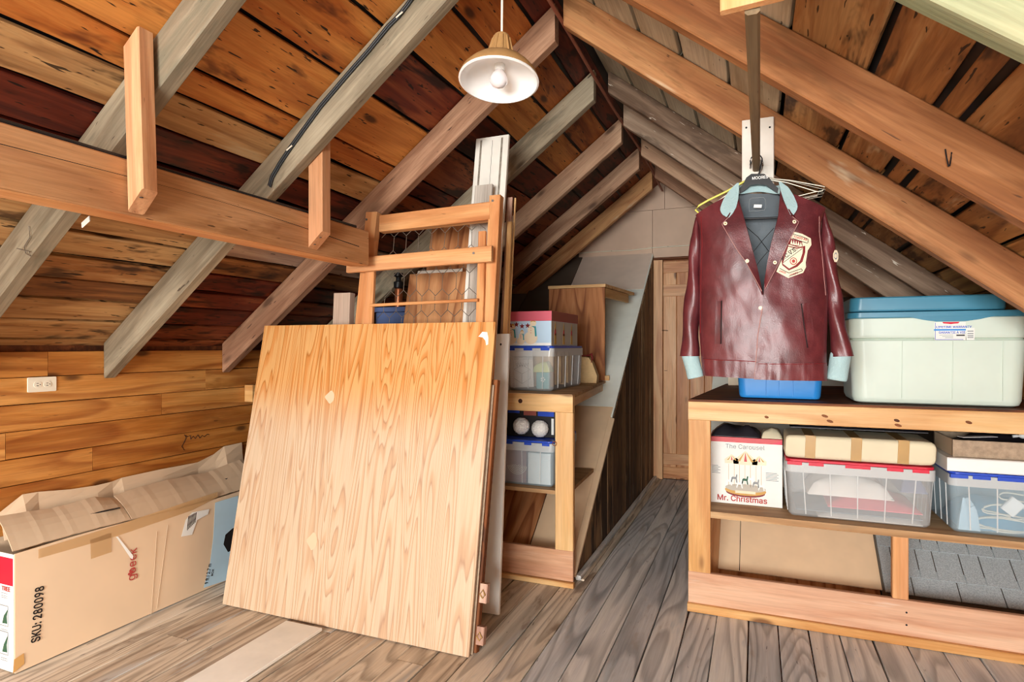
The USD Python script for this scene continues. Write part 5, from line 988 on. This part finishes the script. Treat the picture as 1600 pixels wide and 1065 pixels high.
def sleeve(out, inn, cuff_c, name):
    n = 44; o, i = resample(out, n), resample(inn, n); rings = []
    for k in range(n):
        a, b = at(*o[k], YJ), at(*i[k], YJ); c = (a + b) / 2; rx = abs(a[0] - b[0]) / 2; s = k / (n - 1); ry = max(rx * 1.15, .020) * (1 if s > .1 else .6 + 4 * s); ax = unit(a - b) if a[0] > b[0] else unit(b - a); ring = []
        for j in range(28):
            w = 2 * math.pi * j / 28; p = c + A([0, .012, 0]) + ax * rx * math.cos(w) + A([0, 1, 0]) * ry * math.sin(w); nn = meshkit.fbm(A([p[0] * 18, p[1] * 18, p[2] * 9]), 3, 7) - .5
            p = p + (ax * math.cos(w) + A([0, 1, 0]) * math.sin(w)) * (.014 * nn + .003 * math.sin(30 * p[2] + 3 * math.cos(w))) * min(1, s * 6); ring.append(p)
        rings.append(A(ring))
    part(jk, name, ring_sweep(rings), M['leather'], smooth=60)
sleeve([(1085, 337), (1080, 355), (1077, 375), (1074, 419), (1068, 490), (1062, 556)], [(1093, 345), (1095, 365), (1096, 386), (1095, 420), (1092, 500), (1091, 556)], None, 'sleeve')
sleeve([(1292, 328), (1298, 350), (1304, 376), (1309, 417), (1321, 493), (1333, 556)], [(1283, 338), (1282, 360), (1283, 380), (1286, 410), (1293, 478), (1299, 557)], None, 'sleeve')
def cuff(a, b, ha, hb):
    a, b = at(*a, YJ) + A([0, .012, 0]), at(*b, YJ) + A([0, .006, 0]); d = unit(b - a); u = unit(np.cross(d, (0, 1, 0))); w = np.cross(u, d); rings = []
    for s, f in ((-.02, .8), (0, .93), (.08, 1.0), (.3, 1.0), (.62, 1.04), (.85, 1.14), (.95, 1.14), (1.0, 1.06), (1.0, .86), (.93, .74), (.6, .70), (.3, .66)):
        h = (ha * (1 - s) + hb * s) * f; rings.append(A([a + (b - a) * s + (u * math.cos(t) + w * .85 * math.sin(t)) * h * (1 + .035 * math.sin(4 * t + 5 * s)) for t in np.linspace(0, 2 * math.pi, 29)[:-1]]))
    part(jk, 'cuff', ring_sweep(rings), M['rib_knit'], smooth=60, label='rolled grey blue knit cuff')
cuff((1077, 552), (1087, 590), .031, .028); cuff((1315, 552), (1307, 594), .035, .030)
part(jk, 'pocket_welt', jpanel([(1120, 472), (1119, 504), (1118, 537)], [(1127.5, 472), (1127, 504), (1126.5, 537)], 16, 5, .005, .004, ripple=.001), M['leather'], smooth=60); part(jk, 'pocket_welt', jpanel([(1251.5, 476), (1256, 508), (1261, 543)], [(1263, 474), (1268, 506), (1273, 540)], 16, 5, .008, .004, ripple=.001), M['leather'], smooth=60)
seam([(1129, 471), (1128.5, 504), (1128, 537)], .002, .0016, 'ink', 'pocket_opening'); seam([(1250, 476), (1254, 508), (1259.5, 543)], .005, .0016, 'ink', 'pocket_opening')
def drape(mesh, off):
    v, f, _ = meshkit.arrays(mesh); v, f = trimesh.remesh.subdivide_to_size(v, f, .016) if len(f) < 60 else (v, f)
    v = v.copy(); v[:, 1] += yfront(v[:, 0], v[:, 2]) - off; return v, f
CP = [None]
def patch(px, mat, nm, off, th=.0012):
    p = A([at(u, v, YJ) for u, v in px]); q_ = part(CP[0] or jk, nm, drape(prism(Polygon(p[:, [0, 2]]).buffer(0), (0, 0, 0), (1, 0, 0), (0, 0, 1), th), off), mat)
c8 = lambda u, v, r, n=12: [(u + r * math.cos(2 * math.pi * k / n), v + r * math.sin(2 * math.pi * k / n)) for k in range(n)]
for u, v, o in ((1135, 355.5, .022), (1168, 413, .021), (1188, 483, .004), (1239, 353.5, .026), (1209.6, 415, .022)):
    patch(c8(u, v, 3.0), M['cream'], 'snap', o, .002); patch(c8(u, v, 1.1, 8), M['brass'], 'snap_stud', o + .002, .001)
PT = [(1238, 367), (1252, 370), (1265, 376), (1266, 386), (1260, 395), (1259, 402), (1257, 413), (1257.5, 420), (1253, 429), (1230, 437.5), (1212, 428), (1219, 412), (1226, 398), (1231, 386)]
patch(PT, M['cream'], 'chest_patch', .0065); CP[0] = jk + '/chest_patch'
patch([(1226, 388), (1243, 391), (1256, 388), (1256, 398), (1252, 412), (1244, 420), (1231, 426), (1221, 418), (1220, 412)], M['darkred'], 'patch_shield', .0083); patch([(1230, 390), (1243, 393), (1252.5, 391), (1252, 399), (1248, 411), (1241, 418), (1231.5, 423), (1222, 416)], M['cream'], 'patch_shield', .0101)
patch([(1231, 377), (1251, 381), (1252, 388), (1243, 390), (1229, 386)], M['darkred'], 'patch_band', .0083)
for k in range(5): patch([(1233 + 3.6 * k, 386 + .6 * k), (1235 + 3.6 * k, 379 + .8 * k), (1237 + 3.6 * k, 387 + .6 * k)], M['cream'], 'crown_point', .0101)
patch(c8(1238, 412, 5.6, 16), M['ink_red'], 'patch_ball', .0119); patch(c8(1238, 412, 4.4, 16), M['cream'], 'patch_ball', .0134); patch(c8(1238, 412, 2.6, 12), M['ink_red'], 'patch_ball', .0149)
seamp = lambda px, r=.0009: seam(px, .0112, r, 'ink', 'patch_line')
seamp([(1223, 414), (1252, 392)]); seamp([(1229, 398), (1240, 391)]); seamp([(1237, 371), (1250, 374), (1261, 378), (1260, 384), (1248, 381), (1236, 377)]); seamp([(1217, 423), (1231, 430), (1250, 423), (1252, 426), (1231, 435)])
def ptext(s, h, u, v, ang, mat, off=.0096, sq=1.0):
    o = at(u, v, YJ); ca, sa = math.cos(ang), math.sin(ang); part(CP[0], 'lettering', drape(text(s, h, (o[0], 0, o[2]), (ca, 0, sa), (-sa, 0, ca), .0008, True, sq), off), M[mat])
ptext('P.C.V.S.', .0125, 1221.5, 411.5, .66, 'ink', .0122, .95); ptext('TORIO AB', .0075, 1237.5, 376.5, -.24, 'ink_red', .0092, .92); ptext('JUNIOR', .006, 1215.5, 427.5, -.42, 'ink_red', .0090, .75); ptext('CHAMPS', .0065, 1233, 434.5, .32, 'ink_red', .0090, .72)
q = at(1306.5, 401, YJ); sp = lambda r, o, mt, nm: part(jk, nm, prism([(r * .5 * math.cos(a), r * math.sin(a)) for a in np.linspace(.39, .39 + 2 * math.pi, 9)[:-1]], q + A([-.004, -.0185 - o, 0]), (.8, .6, 0), (0, 0, 1), .0015), M[mt])
sp(.023, 0, 'cream', 'sleeve_patch'); sp(.013, .0015, 'ink_grey', 'sleeve_patch'); sp(.008, .003, 'cream', 'sleeve_patch')
# the black hanger that carries it
bh = thing('black_hanger', 'broad black plastic suit hanger inside the leather jacket', 'hanger', RD(YJ))
hp_ = [(1174, 271), (1194, 271), (1202, 277), (1209, 287), (1219, 296), (1236, 304), (1262, 316), (1280, 330), (1276, 336), (1256, 325), (1232, 313), (1217, 304), (1206, 295), (1197, 289), (1185, 287.5), (1173, 289), (1165, 296), (1153, 305), (1140, 315), (1116, 330), (1100, 344), (1096, 338), (1112, 324), (1136, 306), (1153, 296), (1161, 287), (1166, 277)]
p = A([at(u, v, YJ) for u, v in hp_]); part(bh, 'body', prism(Polygon(p[:, [0, 2]]).buffer(-.0005), (0, YJ + .017, 0), (1, 0, 0), (0, 0, 1), .016), M['black'])
part(bh, 'trouser_bar', tube([at(1112, 341, YJ + .014), at(1163, 342, YJ + .014), at(1216, 340, YJ + .014), at(1262, 338, YJ + .014)], .0042, 8), M['black'], smooth=True)
part(bh, 'hook', tube([RD(YJ + .009) + A([.021 * math.cos(a), 0, .004 + .023 * math.sin(a)]) for a in np.linspace(3.5, -.6, 10)] + [at(1185, 276, YJ + .009), at(1185, 282, YJ + .009)], .0022, 7), M['black'], smooth=True)
o = at(1174.5, 280.6, YJ + .0005); part(bh, 'lettering', text('MOORES', .0105, (o[0], YJ + .0008, o[2]), (1, 0, 0), (0, 0, 1), .0005, True, .92), M['white'], label='white lettering')
